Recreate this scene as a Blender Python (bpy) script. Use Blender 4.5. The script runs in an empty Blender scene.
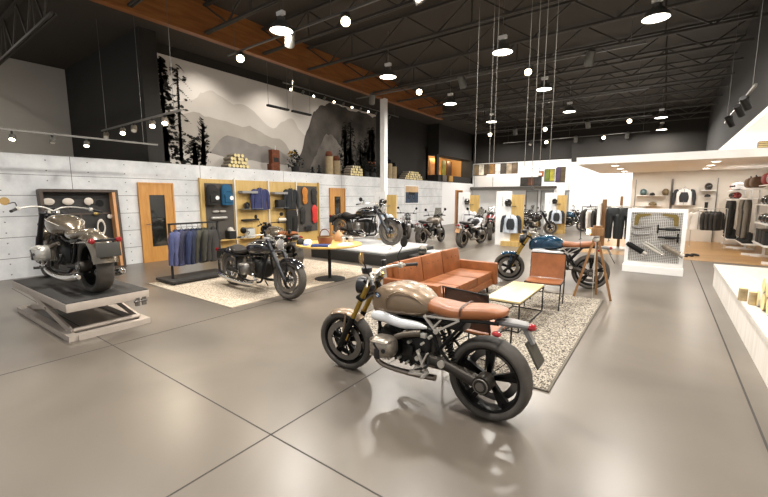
import bpy, bmesh, math, random
from math import sin, cos, pi, radians as R_
from mathutils import Vector as V, Matrix, noise
random.seed(7)
SC = bpy.context.scene
COL = SC.collection

# ------------------------------------------------------------------ materials
def lin(h):
    h = h.lstrip('#'); o = []
    for i in (0, 2, 4):
        c = int(h[i:i+2], 16)/255
        o.append(c/12.92 if c <= .04045 else ((c+.055)/1.055)**2.4)
    return o
_m = {}
def mat(name, col='#808080', rough=.5, metal=0., var=0., scale=8., bump=0., bscale=None, emit=None, es=0., coat=0., trans=0., stretch=None, spec=None, ior=None):
    if name in _m: return _m[name]
    m = bpy.data.materials.new(name); m.use_nodes = True; _m[name] = m
    nt = m.node_tree; b = nt.nodes['Principled BSDF']
    c = lin(col) if isinstance(col, str) else list(col)
    b.inputs['Base Color'].default_value = (*c, 1); b.inputs['Roughness'].default_value = rough; b.inputs['Metallic'].default_value = metal
    if coat: b.inputs['Coat Weight'].default_value = coat; b.inputs['Coat Roughness'].default_value = .08
    if trans: b.inputs['Transmission Weight'].default_value = trans
    if spec is not None: b.inputs['Specular IOR Level'].default_value = spec
    if ior: b.inputs['IOR'].default_value = ior
    if emit:
        b.inputs['Emission Color'].default_value = (*lin(emit), 1); b.inputs['Emission Strength'].default_value = es
    tc = nt.nodes.new('ShaderNodeTexCoord'); mp = nt.nodes.new('ShaderNodeMapping')
    nt.links.new(tc.outputs['Object'], mp.inputs['Vector'])
    if stretch: mp.inputs['Scale'].default_value = stretch
    if var:
        n = nt.nodes.new('ShaderNodeTexNoise'); n.inputs['Scale'].default_value = scale; n.inputs['Detail'].default_value = 4
        nt.links.new(mp.outputs[0], n.inputs['Vector'])
        r = nt.nodes.new('ShaderNodeValToRGB')
        r.color_ramp.elements[0].position = .3; r.color_ramp.elements[1].position = .7
        r.color_ramp.elements[0].color = (*[max(0, x*(1-var)) for x in c], 1)
        r.color_ramp.elements[1].color = (*[min(1, x*(1+var)) for x in c], 1)
        nt.links.new(n.outputs['Fac'], r.inputs[0]); nt.links.new(r.outputs[0], b.inputs['Base Color'])
    if bump:
        n = nt.nodes.new('ShaderNodeTexNoise'); n.inputs['Scale'].default_value = bscale or scale; n.inputs['Detail'].default_value = 3
        nt.links.new(mp.outputs[0], n.inputs['Vector'])
        bp = nt.nodes.new('ShaderNodeBump'); bp.inputs['Strength'].default_value = bump; bp.inputs['Distance'].default_value = .01
        nt.links.new(n.outputs['Fac'], bp.inputs['Height']); nt.links.new(bp.outputs[0], b.inputs['Normal'])
    return m

def wood(name, c1, c2, rough=.5, axis='Z', sc=3., coat=0.):
    m = mat(name, c1, rough, coat=coat); nt = m.node_tree; b = nt.nodes['Principled BSDF']
    mp = [n for n in nt.nodes if n.type == 'MAPPING'][0]
    s = {'X': (.12, 1, 1), 'Y': (1, .12, 1), 'Z': (1, 1, .12)}[axis]; mp.inputs['Scale'].default_value = s
    n = nt.nodes.new('ShaderNodeTexNoise'); n.inputs['Scale'].default_value = sc*6; n.inputs['Detail'].default_value = 6; n.inputs['Distortion'].default_value = .6
    r = nt.nodes.new('ShaderNodeValToRGB'); r.color_ramp.elements[0].position = .35; r.color_ramp.elements[1].position = .68
    r.color_ramp.elements[0].color = (*lin(c1), 1); r.color_ramp.elements[1].color = (*lin(c2), 1)
    nt.links.new(mp.outputs[0], n.inputs['Vector']); nt.links.new(n.outputs['Fac'], r.inputs[0]); nt.links.new(r.outputs[0], b.inputs['Base Color'])
    return m

# ------------------------------------------------------------------ mesh builder
def catmull(P, k):
    if k <= 1 or len(P) < 3: return list(P)
    out = []; n = len(P)
    for i in range(n-1):
        p0 = P[max(i-1, 0)]; p1 = P[i]; p2 = P[i+1]; p3 = P[min(i+2, n-1)]
        for j in range(k):
            t = j/k
            out.append([.5*((2*b)+(-a+c)*t+(2*a-5*b+4*c-d)*t*t+(-a+3*b-3*c+d)*t**3) for a, b, c, d in zip(p0, p1, p2, p3)])
    out.append(list(P[-1])); return out

class MB:
    def __init__(s, M=None): s.v = []; s.f = []; s.fm = []; s.mi = 0; s.M = M
    def add(s, vs, fs):
        o = len(s.v)
        s.v += [(s.M @ V(p)) if s.M else V(p) for p in vs]
        for f in fs: s.f.append([o+i for i in f]); s.fm.append(s.mi)
        return s
    def box(s, c, d, rot=None, bev=0.):
        bm = bmesh.new(); bmesh.ops.create_cube(bm, size=1)
        for v in bm.verts: v.co = V((v.co.x*d[0], v.co.y*d[1], v.co.z*d[2]))
        if bev: bmesh.ops.bevel(bm, geom=list(bm.edges), offset=min(bev, min(d)*.45), segments=2, affect='EDGES', profile=.6)
        M = Matrix.Translation(V(c))
        if rot:
            M = M @ (rot if isinstance(rot, Matrix) else (Matrix.Rotation(rot[2], 4, 'Z') @ Matrix.Rotation(rot[1], 4, 'Y') @ Matrix.Rotation(rot[0], 4, 'X')))
        s.add([M @ v.co for v in bm.verts], [[v.index for v in f.verts] for f in bm.faces]); bm.free(); return s
    def bb(s, x0, x1, y0, y1, z0, z1, bev=0.): return s.box(((x0+x1)/2, (y0+y1)/2, (z0+z1)/2), (abs(x1-x0), abs(y1-y0), abs(z1-z0)), None, bev)
    def rings(s, rs, close=False, cap=True):
        n = len(rs[0]); vs = [p for r in rs for p in r]; fs = []; m = len(rs)
        for i in range(m if close else m-1):
            a = i*n; b = ((i+1) % m)*n
            for j in range(n): k = (j+1) % n; fs.append([a+j, a+k, b+k, b+j])
        if cap and not close: fs.append(list(range(n))[::-1]); fs.append([(m-1)*n+j for j in range(n)])
        return s.add(vs, fs)
    def tube(s, pts, r, n=8, k=1, close=False, flat=1., up=(0, 0, 1)):
        if isinstance(r, (int, float)): r = [r]*len(pts)
        q = [list(p)+[w] for p, w in zip(pts, r)]
        if close: q = q + [q[0]]
        q = catmull(q, k)
        if close: q = q[:-1]
        P = [V(p[:3]) for p in q]; rs = []; pu = None
        for i, p in enumerate(P):
            a = P[(i-1) % len(P)] if (close or i) else p; b = P[(i+1) % len(P)] if (close or i < len(P)-1) else p
            t = (b-a).normalized() if (b-a).length > 1e-9 else V((0, 0, 1))
            if pu is None:
                u = V(up)
                if abs(u.dot(t)) > .95: u = V((1, 0, 0)) if abs(t.x) < .9 else V((0, 1, 0))
            else: u = pu
            u = (u - t*u.dot(t)).normalized(); pu = u; w = t.cross(u); rr = q[i][3]
            rs.append([p + u*(rr*cos(2*pi*j/n)) + w*(rr*flat*sin(2*pi*j/n)) for j in range(n)])
        return s.rings(rs, close)
    def cyl(s, a, b, r, r2=None, n=16): return s.tube([a, b], [r, r if r2 is None else r2], n)
    def bar(s, a, b, w, t, up=(0, 0, 1)):
        a, b = V(a), V(b); d = (b-a).normalized(); u = V(up)
        if abs(u.dot(d)) > .98: u = V((1, 0, 0))
        u = (u-d*u.dot(d)).normalized(); q = d.cross(u); rs = []
        for p in (a, b): rs.append([p+u*(w/2)+q*(t/2), p-u*(w/2)+q*(t/2), p-u*(w/2)-q*(t/2), p+u*(w/2)-q*(t/2)])
        return s.rings(rs)
    def lathe(s, prof, c=(0, 0, 0), axis='Z', n=24, close=False):
        c = V(c); rs = []
        for (r, h) in prof:
            ring = []
            for j in range(n):
                a = 2*pi*j/n; x, y = r*cos(a), r*sin(a)
                ring.append(c + (V((x, y, h)) if axis == 'Z' else V((y, h, x)) if axis == 'Y' else V((h, x, y))))
            rs.append(ring)
        return s.rings(rs, close)
    def prism(s, poly, y0, y1, axis='Y', c=(0, 0, 0)):
        def mk(p, t): return V(c)+(V((p[0], t, p[1])) if axis == 'Y' else V((p[0], p[1], t)) if axis == 'Z' else V((t, p[0], p[1])))
        return s.rings([[mk(p, y0) for p in poly], [mk(p, y1) for p in poly]])
    def loft(s, secs, k=3, n=20, y=0., ax='X'):
        """secs: (x, zc, hw, h_top, h_bottom, power) superellipse sections along an axis"""
        rs = []
        for q in catmull([list(q) for q in secs], k):
            x, zc, hw, ht, hb, p = q; ring = []; hw = max(hw, .002); ht = max(ht, .001); hb = max(hb, .001)
            for j in range(n):
                a = 2*pi*j/n; ca, sa = cos(a), sin(a)
                yy = hw*math.copysign(abs(ca)**(2/p), ca); h = ht if sa > 0 else hb
                zz = h*math.copysign(abs(sa)**(2/p), sa)
                ring.append((x, y+yy, zc+zz) if ax == 'X' else (zc+zz, x, yy+y) if ax == 'Y' else (yy+y, zc+zz, x))
            rs.append(ring)
        return s.rings(rs)
    def ball(s, c, r, n=14, m=8, sq=(1, 1, 1)):
        rs = []
        for i in range(m+1):
            t = pi*(i+.02)/(m+.04); rs.append([(c[0]+r*sq[0]*sin(t)*cos(2*pi*j/n), c[1]+r*sq[1]*sin(t)*sin(2*pi*j/n), c[2]+r*sq[2]*cos(t)) for j in range(n)])
        return s.rings(rs[::-1])
    def torus(s, c, R, a, b, axis='Y', n=40, m=12, p=2.2, tread=0.):
        prof = []
        for j in range(m):
            t = 2*pi*j/m; prof.append((R + a*math.copysign(abs(cos(t))**(2/p), cos(t)), b*math.copysign(abs(sin(t))**(2/p), sin(t))))
        o = len(s.v); s.lathe(prof, c, axis, n, close=True)
        if tread:
            cc = (s.M @ V(c)) if s.M else V(c)
            for i, (r, h) in enumerate(prof):
                if r > R+a*.72 :
                    for j in range(n):
                        if (j + int(abs(h)/b*5)) % 6 == 0:
                            p_ = s.v[o+i*n+j]; s.v[o+i*n+j] = cc + (p_-cc)*(1-tread)
        return s
    def build(s, name, mats, parent=None, smooth=32, warp=None):
        me = bpy.data.meshes.new(name)
        vs = s.v
        me.from_pydata([tuple(v) for v in vs], [], s.f)
        if not isinstance(mats, (list, tuple)): mats = [mats]
        for m in mats: me.materials.append(m)
        me.polygons.foreach_set('material_index', s.fm)
        bm = bmesh.new(); bm.from_mesh(me); bmesh.ops.recalc_face_normals(bm, faces=bm.faces); bm.to_mesh(me); bm.free()
        if smooth:
            me.polygons.foreach_set('use_smooth', [True]*len(me.polygons)); me.set_sharp_from_angle(angle=R_(smooth))
        me.update()
        o = bpy.data.objects.new(name, me); COL.objects.link(o)
        if parent: o.parent = parent
        return o

def thing(name, label, cat, loc=(0, 0, 0), rz=0., group=None):
    o = bpy.data.objects.new(name, None); COL.objects.link(o); o.empty_display_size = .1
    o.location = loc; o.rotation_euler = (0, 0, rz); o['label'] = label; o['category'] = cat
    if group: o['group'] = group
    return o
def tag(o, label, cat, group=None, loc=None, rz=None):
    o['label'] = label; o['category'] = cat
    if group: o['group'] = group
    if loc: o.location = loc
    if rz is not None: o.rotation_euler = (0, 0, rz)
    return o
def struct(o): o['kind'] = 'structure'; return o
def dup(root, loc=None, rz=None, label=None, group=None):
    r = root.copy(); COL.objects.link(r)
    if loc: r.location = loc
    if rz is not None: r.rotation_euler = (0, 0, rz)
    if label: r['label'] = label
    if group: r['group'] = group
    for ch in list(root.children):
        c = ch.copy(); COL.objects.link(c); c.parent = r
        for g in list(ch.children):
            d = g.copy(); COL.objects.link(d); d.parent = c
    return r

# ------------------------------------------------------------------ palette
BLK = mat('black_satin', '#17161a', .38); BLKM = mat('black_metal', '#1d1c1b', .4, .7); MATTE = mat('matte_black', '#1b1a19', .8)
GREYM = mat('grey_metal', '#7d7a76', .35, .9); CHROME = mat('chrome', '#d8d5d0', .12, 1.); SILV = mat('silver_paint', '#c9c5bc', .3, .6, var=.06, scale=30)
ALU = mat('cast_aluminium', '#958c80', .4, .8, var=.25, scale=25, bump=.15, bscale=60)
WHITE = mat('white_paint', '#efedea', .45); WHITEG = mat('white_gloss', '#f1f0ee', .2, coat=.5)
RUB = mat('tyre_rubber', '#4a453f', .72, var=.15, scale=12); RUBD = mat('dark_rubber', '#211f1e', .6)
GOLD = mat('gold_anodised', '#a88a3f', .3, .8); BRASS = mat('brass', '#8d7a48', .35, .8)
TANL = mat('tan_leather', '#86502b', .42, var=.16, scale=9, bump=.25, bscale=70); BRNL = mat('brown_leather', '#4a3023', .5, var=.2, scale=10)
SOFAL = mat('cognac_leather', '#86502c', .5, spec=.3, var=.22, scale=5, bump=.2, bscale=40)
REDG = mat('red_lens', '#8f1218', .2, coat=.4); AMB = mat('amber_lens', '#c9802b', .2)
GLASSC = mat('lens_glass', '#d9dcdc', .05, trans=.7, ior=1.45); GLASSD = mat('dark_glass', '#20211f', .06, coat=.5)
BULB = mat('lamp_glow', '#fff3d8', .5, emit='#ffedc8', es=14.); BULBW = mat('lamp_glow_white', '#fffaf0', .5, emit='#fff6e6', es=9.); BULBO = mat('lamp_lens', '#d8d2c6', .2)

# ------------------------------------------------------------------ room
def floor_mat():
    m = mat('polished_concrete', '#8f8579', .2); nt = m.node_tree; b = nt.nodes['Principled BSDF']; L = nt.links.new
    tc = [n for n in nt.nodes if n.type == 'TEX_COORD'][0]
    n1 = nt.nodes.new('ShaderNodeTexNoise'); n1.inputs['Scale'].default_value = .55; n1.inputs['Detail'].default_value = 5; n1.inputs['Roughness'].default_value = .5; n1.inputs['Distortion'].default_value = .4
    r = nt.nodes.new('ShaderNodeValToRGB'); e = r.color_ramp.elements
    e[0].position = .36; e[0].color = (*lin('#5c554d'), 1); e[1].position = .72; e[1].color = (*lin('#766d62'), 1)
    L(tc.outputs['Object'], n1.inputs['Vector']); L(n1.outputs['Fac'], r.inputs[0]); L(r.outputs[0], b.inputs['Base Color'])
    b.inputs['Roughness'].default_value = .31
    return m
FLOOR = floor_mat()
WY0, WY1 = -4.0, 25.4
struct(MB().bb(-17, 3.2, WY0, 13.2, -.1, 0).bb(-17, -2.2, 13.2, WY1, -.1, 0).build('floor', FLOOR, smooth=0))
j = MB()
SEAM = mat('floor_seam', '#3b3733', .8)
for x in (.70, ): j.bb(x-.008, x+.008, WY0, 13.2, .0005, .0015)
for x in (-2.17, -5.04): j.bb(x-.006, x+.006, WY0, 24, .0005, .0015)
for y in (1.6,): j.bb(-9.8, .2, y-.005, y+.005, .0005, .0015)
struct(j.build('trim_1', SEAM, smooth=0))

def plank_mat():
    m = mat('oak_planks', '#b98a4d', .35); nt = m.node_tree; b = nt.nodes['Principled BSDF']; L = nt.links.new
    tc = [n for n in nt.nodes if n.type == 'TEX_COORD'][0]
    br = nt.nodes.new('ShaderNodeTexBrick'); br.inputs['Scale'].default_value = 1; br.inputs['Brick Width'].default_value = 1.4; br.inputs['Row Height'].default_value = .14
    br.inputs['Mortar Size'].default_value = .003; br.inputs['Color1'].default_value = (*lin('#b08a58'), 1); br.inputs['Color2'].default_value = (*lin('#a07a4a'), 1); br.inputs['Mortar'].default_value = (*lin('#6a4821'), 1)
    L(tc.outputs['Object'], br.inputs['Vector']); L(br.outputs['Color'], b.inputs['Base Color']); return m
struct(MB().bb(-2.2, 3.2, 13.2, 19.2, -.1, .004).build('floor_2', plank_mat(), smooth=0))
struct(MB().bb(-2.2, 3.2, 19.2, WY1, -.1, 0).build('floor_3', FLOOR, smooth=0))

def conc_mat():
    m = mat('board_concrete', '#d9d9d8', .7, bump=.12, bscale=30); nt = m.node_tree; b = nt.nodes['Principled BSDF']; L = nt.links.new
    tc = [n for n in nt.nodes if n.type == 'TEX_COORD'][0]
    sp = nt.nodes.new('ShaderNodeSeparateXYZ'); L(tc.outputs['Object'], sp.inputs[0])
    def mt(op, a, bb_=None):
        n = nt.nodes.new('ShaderNodeMath'); n.operation = op
        for i, q in enumerate((a, bb_)):
            if q is None: continue
            if isinstance(q, (int, float)): n.inputs[i].default_value = q
            else: L(q, n.inputs[i])
        return n.outputs[0]
    def near(src, period, off, w):   # 1 within w of k*period+off
        q = mt('SUBTRACT', mt('FRACT', mt('DIVIDE', mt('ADD', src, 100*period-off+period/2), period)), .5)
        return mt('LESS_THAN', mt('ABSOLUTE', mt('MULTIPLY', q, period)), w), mt('MULTIPLY', q, period)
    y, z = sp.outputs['Y'], sp.outputs['Z']
    h1, _ = near(z, .4333, 0., .006); h2, _ = near(y, 3., -.02, .006)
    _, qy = near(y, .75, .3, .02); _, qz = near(z, .4333, .10, .02); _, qz2 = near(z, .4333, .32, .02)
    def dot(a, c): return mt('LESS_THAN', mt('SQRT', mt('ADD', mt('MULTIPLY', a, a), mt('MULTIPLY', c, c))), .013)
    fac = mt('MAXIMUM', mt('MAXIMUM', h1, h2), mt('MAXIMUM', dot(qy, qz), dot(qy, qz2)))
    n1 = nt.nodes.new('ShaderNodeTexNoise'); n1.inputs['Scale'].default_value = 1.6; n1.inputs['Detail'].default_value = 8; n1.inputs['Roughness'].default_value = .7
    L(tc.outputs['Object'], n1.inputs['Vector'])
    r = nt.nodes.new('ShaderNodeValToRGB'); r.color_ramp.elements[0].position = .32; r.color_ramp.elements[1].position = .66
    r.color_ramp.elements[0].color = (*lin('#bfc0c1'), 1); r.color_ramp.elements[1].color = (*lin('#dfdfde'), 1); L(n1.outputs['Fac'], r.inputs[0])
    mx = nt.nodes.new('ShaderNodeMixRGB'); L(fac, mx.inputs[0]); L(r.outputs[0], mx.inputs[1]); mx.inputs[2].default_value = (*lin('#63625f'), 1)
    L(mx.outputs[0], b.inputs['Base Color']); return m
CONC = conc_mat()
DARKW = mat('charcoal_wall', '#282521', .85); DARKC = mat('black_ceiling', '#403a33', .9); GREYW = mat('grey_wall', '#c9c2b7', .9)
WWALL = mat('white_wall', '#e9e8e6', .7); SOFW = mat('soffit_white', '#f5f2ee', .7)
struct(MB().bb(-11.6, -10.86, WY0, 20.9, 0, 2.6).build('wall_left', CONC, smooth=0))
struct(MB().bb(-11.6, -10.86, 20.9, WY1, 0, 2.6).build('wall_left_white', WWALL, smooth=0))
# upper walls behind the ledge
struct(MB().bb(-16.7, -16.5, WY0, 4.7, 2.4, 6.2).build('wall_upper_grey', GREYW, smooth=0))
struct(MB().bb(-16.7, -11.6, WY0, 4.65, 2.4, 2.5).build('floor_4', GREYW, smooth=0))
struct(MB().bb(-16.5, -10.9, 4.65, 5.05, 2.6, 6.2).build('wall_bulkhead', DARKW, smooth=0))
struct(MB().bb(-11.8, -11.6, 5.05, 20.5, 0, 6.2).build('wall_upper_left', DARKW, smooth=0))
w = MB().bb(-11.6, -10.86, 25.1, WY1, 2.6, 6.2).bb(-11.6, -10.86, 20.4, WY1, 2.6, 3.0).bb(-11.6, -10.86, 20.4, WY1, 4.15, 6.2).bb(-11.0, -10.86, 20.2, 20.45, 3.0, 4.15)
struct(w.build('wall_mezzanine', DARKW, smooth=0))
struct(MB().bb(-13.2, -13.1, 20, 27, 2.4, 5).bb(-13.2, -11.6, 20.2, 20.4, 2.4, 4.6).bb(-13.2, -11.6, 20, 27, 4.5, 4.6).bb(-13.2, -11.6, 25.6, 25.7, 2.4, 4.6).build('wall_mezzanine_room', mat('warm_wall', '#b98f58', .8), smooth=0))
# ceilings
struct(MB().bb(-9.2, 1.6, WY0, WY1, 6.2, 6.3).build('ceiling', DARKC, smooth=0))
struct(MB().bb(-17, -9.2, WY0, WY1, 5.9, 6.3).build('ceiling_low', DARKC, smooth=0))
OAKF = wood('cedar_fascia', '#7f4c22', '#96602f', .5, 'Y', 2.)
struct(MB().bb(-9.12, -9.0, -1, 17.2, 5.46, 6.2).bb(-9.14, -8.96, -1, 17.22, 5.40, 5.46).build('trim_2', OAKF, smooth=0))
struct(MB().bb(-9.11, -8.90, 12.3, 12.5, 0, 5.42).build('trim_3', WHITE, smooth=0))
# back wall
struct(MB().bb(-10.86, -4.62, WY1, WY1+.2, 0, 3.95).bb(-4.62, 1.45, WY1-.25, WY1+.2, 0, 3.75).build('wall_back', WWALL, smooth=0))
struct(MB().bb(-11.6, 1.6, WY1-.02, WY1+.2, 3.95, 6.2).bb(-4.62, 1.45, WY1-.3, WY1, 3.75, 6.2).build('wall_back_upper', DARKW, smooth=0))
# right wall over the alcove
struct(MB().bb(1.45, 1.62, 1.0, WY1, 3.33, 6.2).build('wall_right_upper', mat('charcoal_wall_deep', '#2c2926', .9), smooth=0))
struct(MB().bb(1.44, 3.0, 1.0, 19.0, 3.30, 3.40).build('ceiling_alcove', mat('white_ceiling_added_glow', '#efece6', .8, emit='#fff6ea', es=.45), smooth=0))  # plain white ceiling; emission added so it reads bright
struct(MB().bb(3.0, 3.2, 1.0, 19.2, 0, 3.4).build('wall_right', WWALL, smooth=0))
struct(MB().bb(-1.15, 3.0, 19.0, 19.15, 0, 3.33).build('wall_shop', mat('shop_wall', '#dcd5ca', .7), smooth=0))
can = MB().bb(-2.3, 3.0, 13.3, 19.0, 2.69, 2.9)
struct(can.build('ceiling_canopy', SOFW, smooth=0))
# steel joists
def joist(x0, x1, parent_label, y, zb=5.47, zt=6.12):
    t = thing('roof_joist', parent_label, 'roof joist', (x0, y, zb), 0, 'open-web joists under the black roof')
    L_ = x1-x0
    JM = mat('joist_steel', '#3d3832', .7)
    MB().bb(0, L_, -.045, -.01, 0, .05).bb(0, L_, .01, .045, 0, .05).build('bottom_chord', JM, t, 0)
    MB().bb(0, L_, -.045, .045, zt-zb-.05, zt-zb).build('top_chord', JM, t, 0)
    wb = MB(); n = 6; p = L_/n
    for i in range(n):
        a = i*p; wb.bar((a+.02, 0, zt-zb-.03), (a+p/2, 0, .03), .032, .032); wb.bar((a+p/2, 0, .03), (a+p-.02, 0, zt-zb-.03), .032, .032)
        if i % 2 == 0: wb.bar((a+p, 0, .03), (a+p, 0, zt-zb-.03), .028, .028)
    wb.build('web', JM, t, 0); return t
J0 = joist(-8.98, 1.45, 'dark steel open-web joist spanning under the black roof', 2.1)
for i in range(1, 15): dup(J0, (-8.98, 2.1+1.6*i, 5.47))
J1 = joist(-16.4, -9.3, 'dark steel truss above the grey wall, left of the timber fascia', 2.55, 5.0, 5.86)
J1['group'] = 'truss over the grey wall'

# ------------------------------------------------------------------ mural (a flat print on the wall)
def flat(name, poly, x, m, parent):   # polygon in the (y,z) plane at x
    me = bpy.data.meshes.new(name); me.from_pydata([(x, p[0], p[1]) for p in poly], [], [list(range(len(poly)))])
    me.materials.append(m); o = bpy.data.objects.new(name, me); COL.objects.link(o); o.parent = parent; return o
mur = thing('mural', 'large monochrome mural of misty mountains and conifers above the concrete wall', 'mural', (0, 0, 0))
MX = -11.58
def mm(n, c, v=.05, s=1.2): return mat('print_'+n, c, .9, var=v, scale=s)
MB().bb(-11.598, MX, 5.07, 15.3, 2.604, 5.62).build('print_sheet', mm('sky', '#d6d0c8', .06, .4), mur, 0)
base = [(10.3, 2.6), (5.07, 2.6)]
def sm(p, k=5, a=.03, seed=0):
    q = catmull([list(t) for t in p], k); return [(y, z+a*noise.noise(V((y*3.1, seed, 0)))+a*.5*noise.noise(V((y*9.7, seed, 4)))) for y, z in q]
flat('far_ridge', sm([(5.07, 4.4), (6.15, 4.51), (6.63, 4.85), (6.95, 4.91), (7.63, 4.71), (8.19, 4.72), (8.65, 4.4), (9.19, 4.14), (9.65, 4.46), (10.04, 4.62), (10.5, 4.2), (11.2, 3.9)], 4, .08)+[(11.2, 2.6), (5.07, 2.6)], MX+.002, mm('far', '#c0b9b0'), mur)
flat('middle_ridge', sm([(5.07, 3.83), (6.28, 4.2), (6.91, 4.13), (7.77, 4.04), (8.35, 4.03), (8.96, 3.84), (9.58, 3.77), (9.94, 3.38), (10.6, 2.81)], 4, .08, 2)+[(10.6, 2.6), (5.07, 2.6)], MX+.004, mm('mid', '#a39c92', .1), mur)
flat('near_ridge', sm([(6.6, 2.9), (7.2, 3.6), (7.8, 3.62), (8.4, 3.5), (9.3, 3.42), (9.8, 3.2), (10.31, 2.88)], 4, .1, 5)+[(10.3, 2.6), (6.6, 2.6)], MX+.006, mm('near', '#86807a', .15, 2), mur)
flat('mist', sm([(5.07, 3.0), (6.3, 3.1), (7.5, 2.95), (9, 2.92), (10.3, 2.85)], 4, .08, 9)+[(10.3, 2.6), (5.07, 2.6)], MX+.008, mm('mist', '#c4bdb4', .1), mur)
flat('cliff', sm([(10.05, 2.8), (10.49, 3.5), (10.72, 4.09), (11.0, 4.63), (11.23, 5.04), (11.57, 5.37), (12.03, 5.5), (12.65, 5.6), (13.42, 5.5), (14.41, 5.55), (15.29, 5.5)], 5, .12, 12)+[(15.29, 2.6), (10.0, 2.6)], MX+.01, mm('cliff', '#4d4842', .5, 1.3), mur)
flat('cliff_face', sm([(10.9, 2.8), (11.4, 3.6), (12.0, 4.3), (12.6, 4.0), (13.2, 3.4), (14.0, 3.0)], 5, .2, 15)+[(14.0, 2.6), (10.9, 2.6)], MX+.012, mm('cliff2', '#6e6861', .35, 2), mur)
TREE = mat('print_tree', '#28251f', .9)
def fan(name, blobs, x, parent):
    vs = []; fs = []
    for (y, z, r, e) in blobs:
        n = 7; o = len(vs)
        for k in range(n): q = r*(.5+random.random()*.7); vs.append((x, y+q*cos(2*pi*k/n), z+e*q*sin(2*pi*k/n)))
        fs.append([o+k for k in range(n)])
    me = bpy.data.meshes.new(name); me.from_pydata(vs, [], fs); me.materials.append(TREE)
    ob = bpy.data.objects.new(name, me); COL.objects.link(ob); ob.parent = parent; return ob
def ftree(name, y0, z0, z1, wid, dens, lean=0., trunk=.09, droop=.3):
    bl = []
    for i in range(dens):
        t = random.random(); z = z0+(z1-z0)*t; w_ = wid*(1-.75*t)
        y = y0+lean*t+random.uniform(-w_, w_); bl.append((y, z-abs(y-y0)*droop, random.uniform(.03, .09), .6))
    for k in range(16):
        z = z0+(z1-z0)*k/16+.2; s_ = random.choice((-1, 1)); w_ = wid*(1.1-.7*k/16)*random.uniform(.6, 1.1)
        for q in range(9): bl.append((y0+lean*k/16+s_*w_*q/9, z-(q/9)**1.5*droop*w_*1.6, .045*(1-q/14), .5))
    for k in range(50):
        t = k/50; bl.append((y0+lean*t, z0+(z1-z0)*t, trunk*(1.1-.7*t), 1.3))
    bl = [(min(max(y, 5.17), 15.2), z, r, e) for y, z, r, e in bl]
    fan(name, bl, MX+.014, mur)
ftree('printed_conifer', 5.42, 2.75, 5.5, .42, 420)  # whole printed trees, trunk and branches included
ftree('printed_conifer', 5.15, 2.75, 5.2, .5, 160)
ftree('printed_conifer', 5.83, 2.75, 5.4, .75, 60, .05, .07, .5)
ftree('printed_conifer', 6.25, 2.7, 3.3, .5, 70)
ftree('printed_conifer', 6.5, 2.75, 3.9, .3, 40, .05, .09, -.6)
for k in range(11): ftree('printed_conifer', 12.9+2.2*random.random(), 2.9, 3.7+1.4*random.random(), .45+.3*random.random(), 130, random.uniform(-.1,.1))

# ------------------------------------------------------------------ doors, cabinet, display case on the left wall
ORK = wood('honey_oak', '#b9813f', '#c99450', .4, 'Z', 3.); PLY = wood('golden_ply', '#bd9c5c', '#ccad6e', .5, 'Z', 2.); DKW = wood('dark_walnut', '#3c3027', '#4d3d30', .5, 'Z', 3.)
def door(nm, y0, y1, h, mw, ylo, yhi, zlo, zhi, x=-10.86):
    d = MB().bb(x, x+.05, y0, ylo, 0, h).bb(x, x+.05, yhi, y1, 0, h).bb(x, x+.05, ylo, yhi, 0, zlo).bb(x, x+.05, ylo, yhi, zhi, h).build(nm, mw, None, 0); struct(d)
    MB().bb(x+.002, x+.02, ylo, yhi, zlo, zhi).build('glass_panel', GLASSD, d, 0)
    f = MB().bb(x, x+.07, y0-.04, y0, 0, h+.04).bb(x, x+.07, y1, y1+.04, 0, h+.04).bb(x, x+.07, y0, y1, h, h+.04).build('door_frame', ORK, d, 0)
    MB().cyl((x+.05, y0+.09, 1.0), (x+.1, y0+.09, 1.0), .012, n=8).bar((x+.1, y0+.09, 1.0), (x+.1, y0+.2, 1.0), .02, .015).build('door_handle', CHROME, d)
    return d
door('door_1', 4.34, 5.13, 2.03, ORK, 4.55, 4.93, .4, 1.75)
door('door_2', 11.27, 12.1, 2.02, ORK, 11.5, 11.86, .4, 1.72)
door('door_3', 22.75, 23.65, 2.1, wood('brown_door', '#6a4426', '#7d5330'), 23.0, 23.4, .4, 1.75)

# ------------------------------------------------------------------ motorcycles
def fender(mb, c, r, a0, a1, hw, th=.008, n=16, drop=.025, m=7):
    rs = []
    for i in range(n+1):
        a = R_(a0+(a1-a0)*i/n); ring = []
        for j in range(m):
            u = -1+2*j/(m-1); rr = r-drop*u*u*abs(u); ring.append((c[0]+rr*cos(a), c[1]+u*hw, c[2]+rr*sin(a)))
        for j in range(m-1, -1, -1):
            u = -1+2*j/(m-1); rr = r-th-drop*u*u*abs(u); ring.append((c[0]+rr*cos(a), c[1]+u*(hw-.004), c[2]+rr*sin(a)))
        rs.append(ring)
    mb.rings(rs); return mb
def badge(parent, c, r, side, tilt=0.):
    """round emblem: dark ring, quartered blue and white disc"""
    M = Matrix.Translation(V(c)) @ Matrix.Rotation(tilt, 4, 'X')
    b = MB(M); b.lathe([(.0005, 0), (r, 0), (r, side*.005), (.0005, side*.005)], (0, 0, 0), 'Y', 20)
    for q in range(4):
        b.mi = 1 if q % 2 else 2
        p = [(0, 0)]+[(r*.68*cos(pi/2*q+pi/2*k/5), r*.68*sin(pi/2*q+pi/2*k/5)) for k in range(6)]
        b.add([(x, side*.0065, z) for x, z in p], [list(range(len(p)))])
    return b.build('badge', [BLK, mat('badge_white', '#eef0f2', .3), mat('badge_blue', '#3f78b8', .3)], parent, 0)
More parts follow.
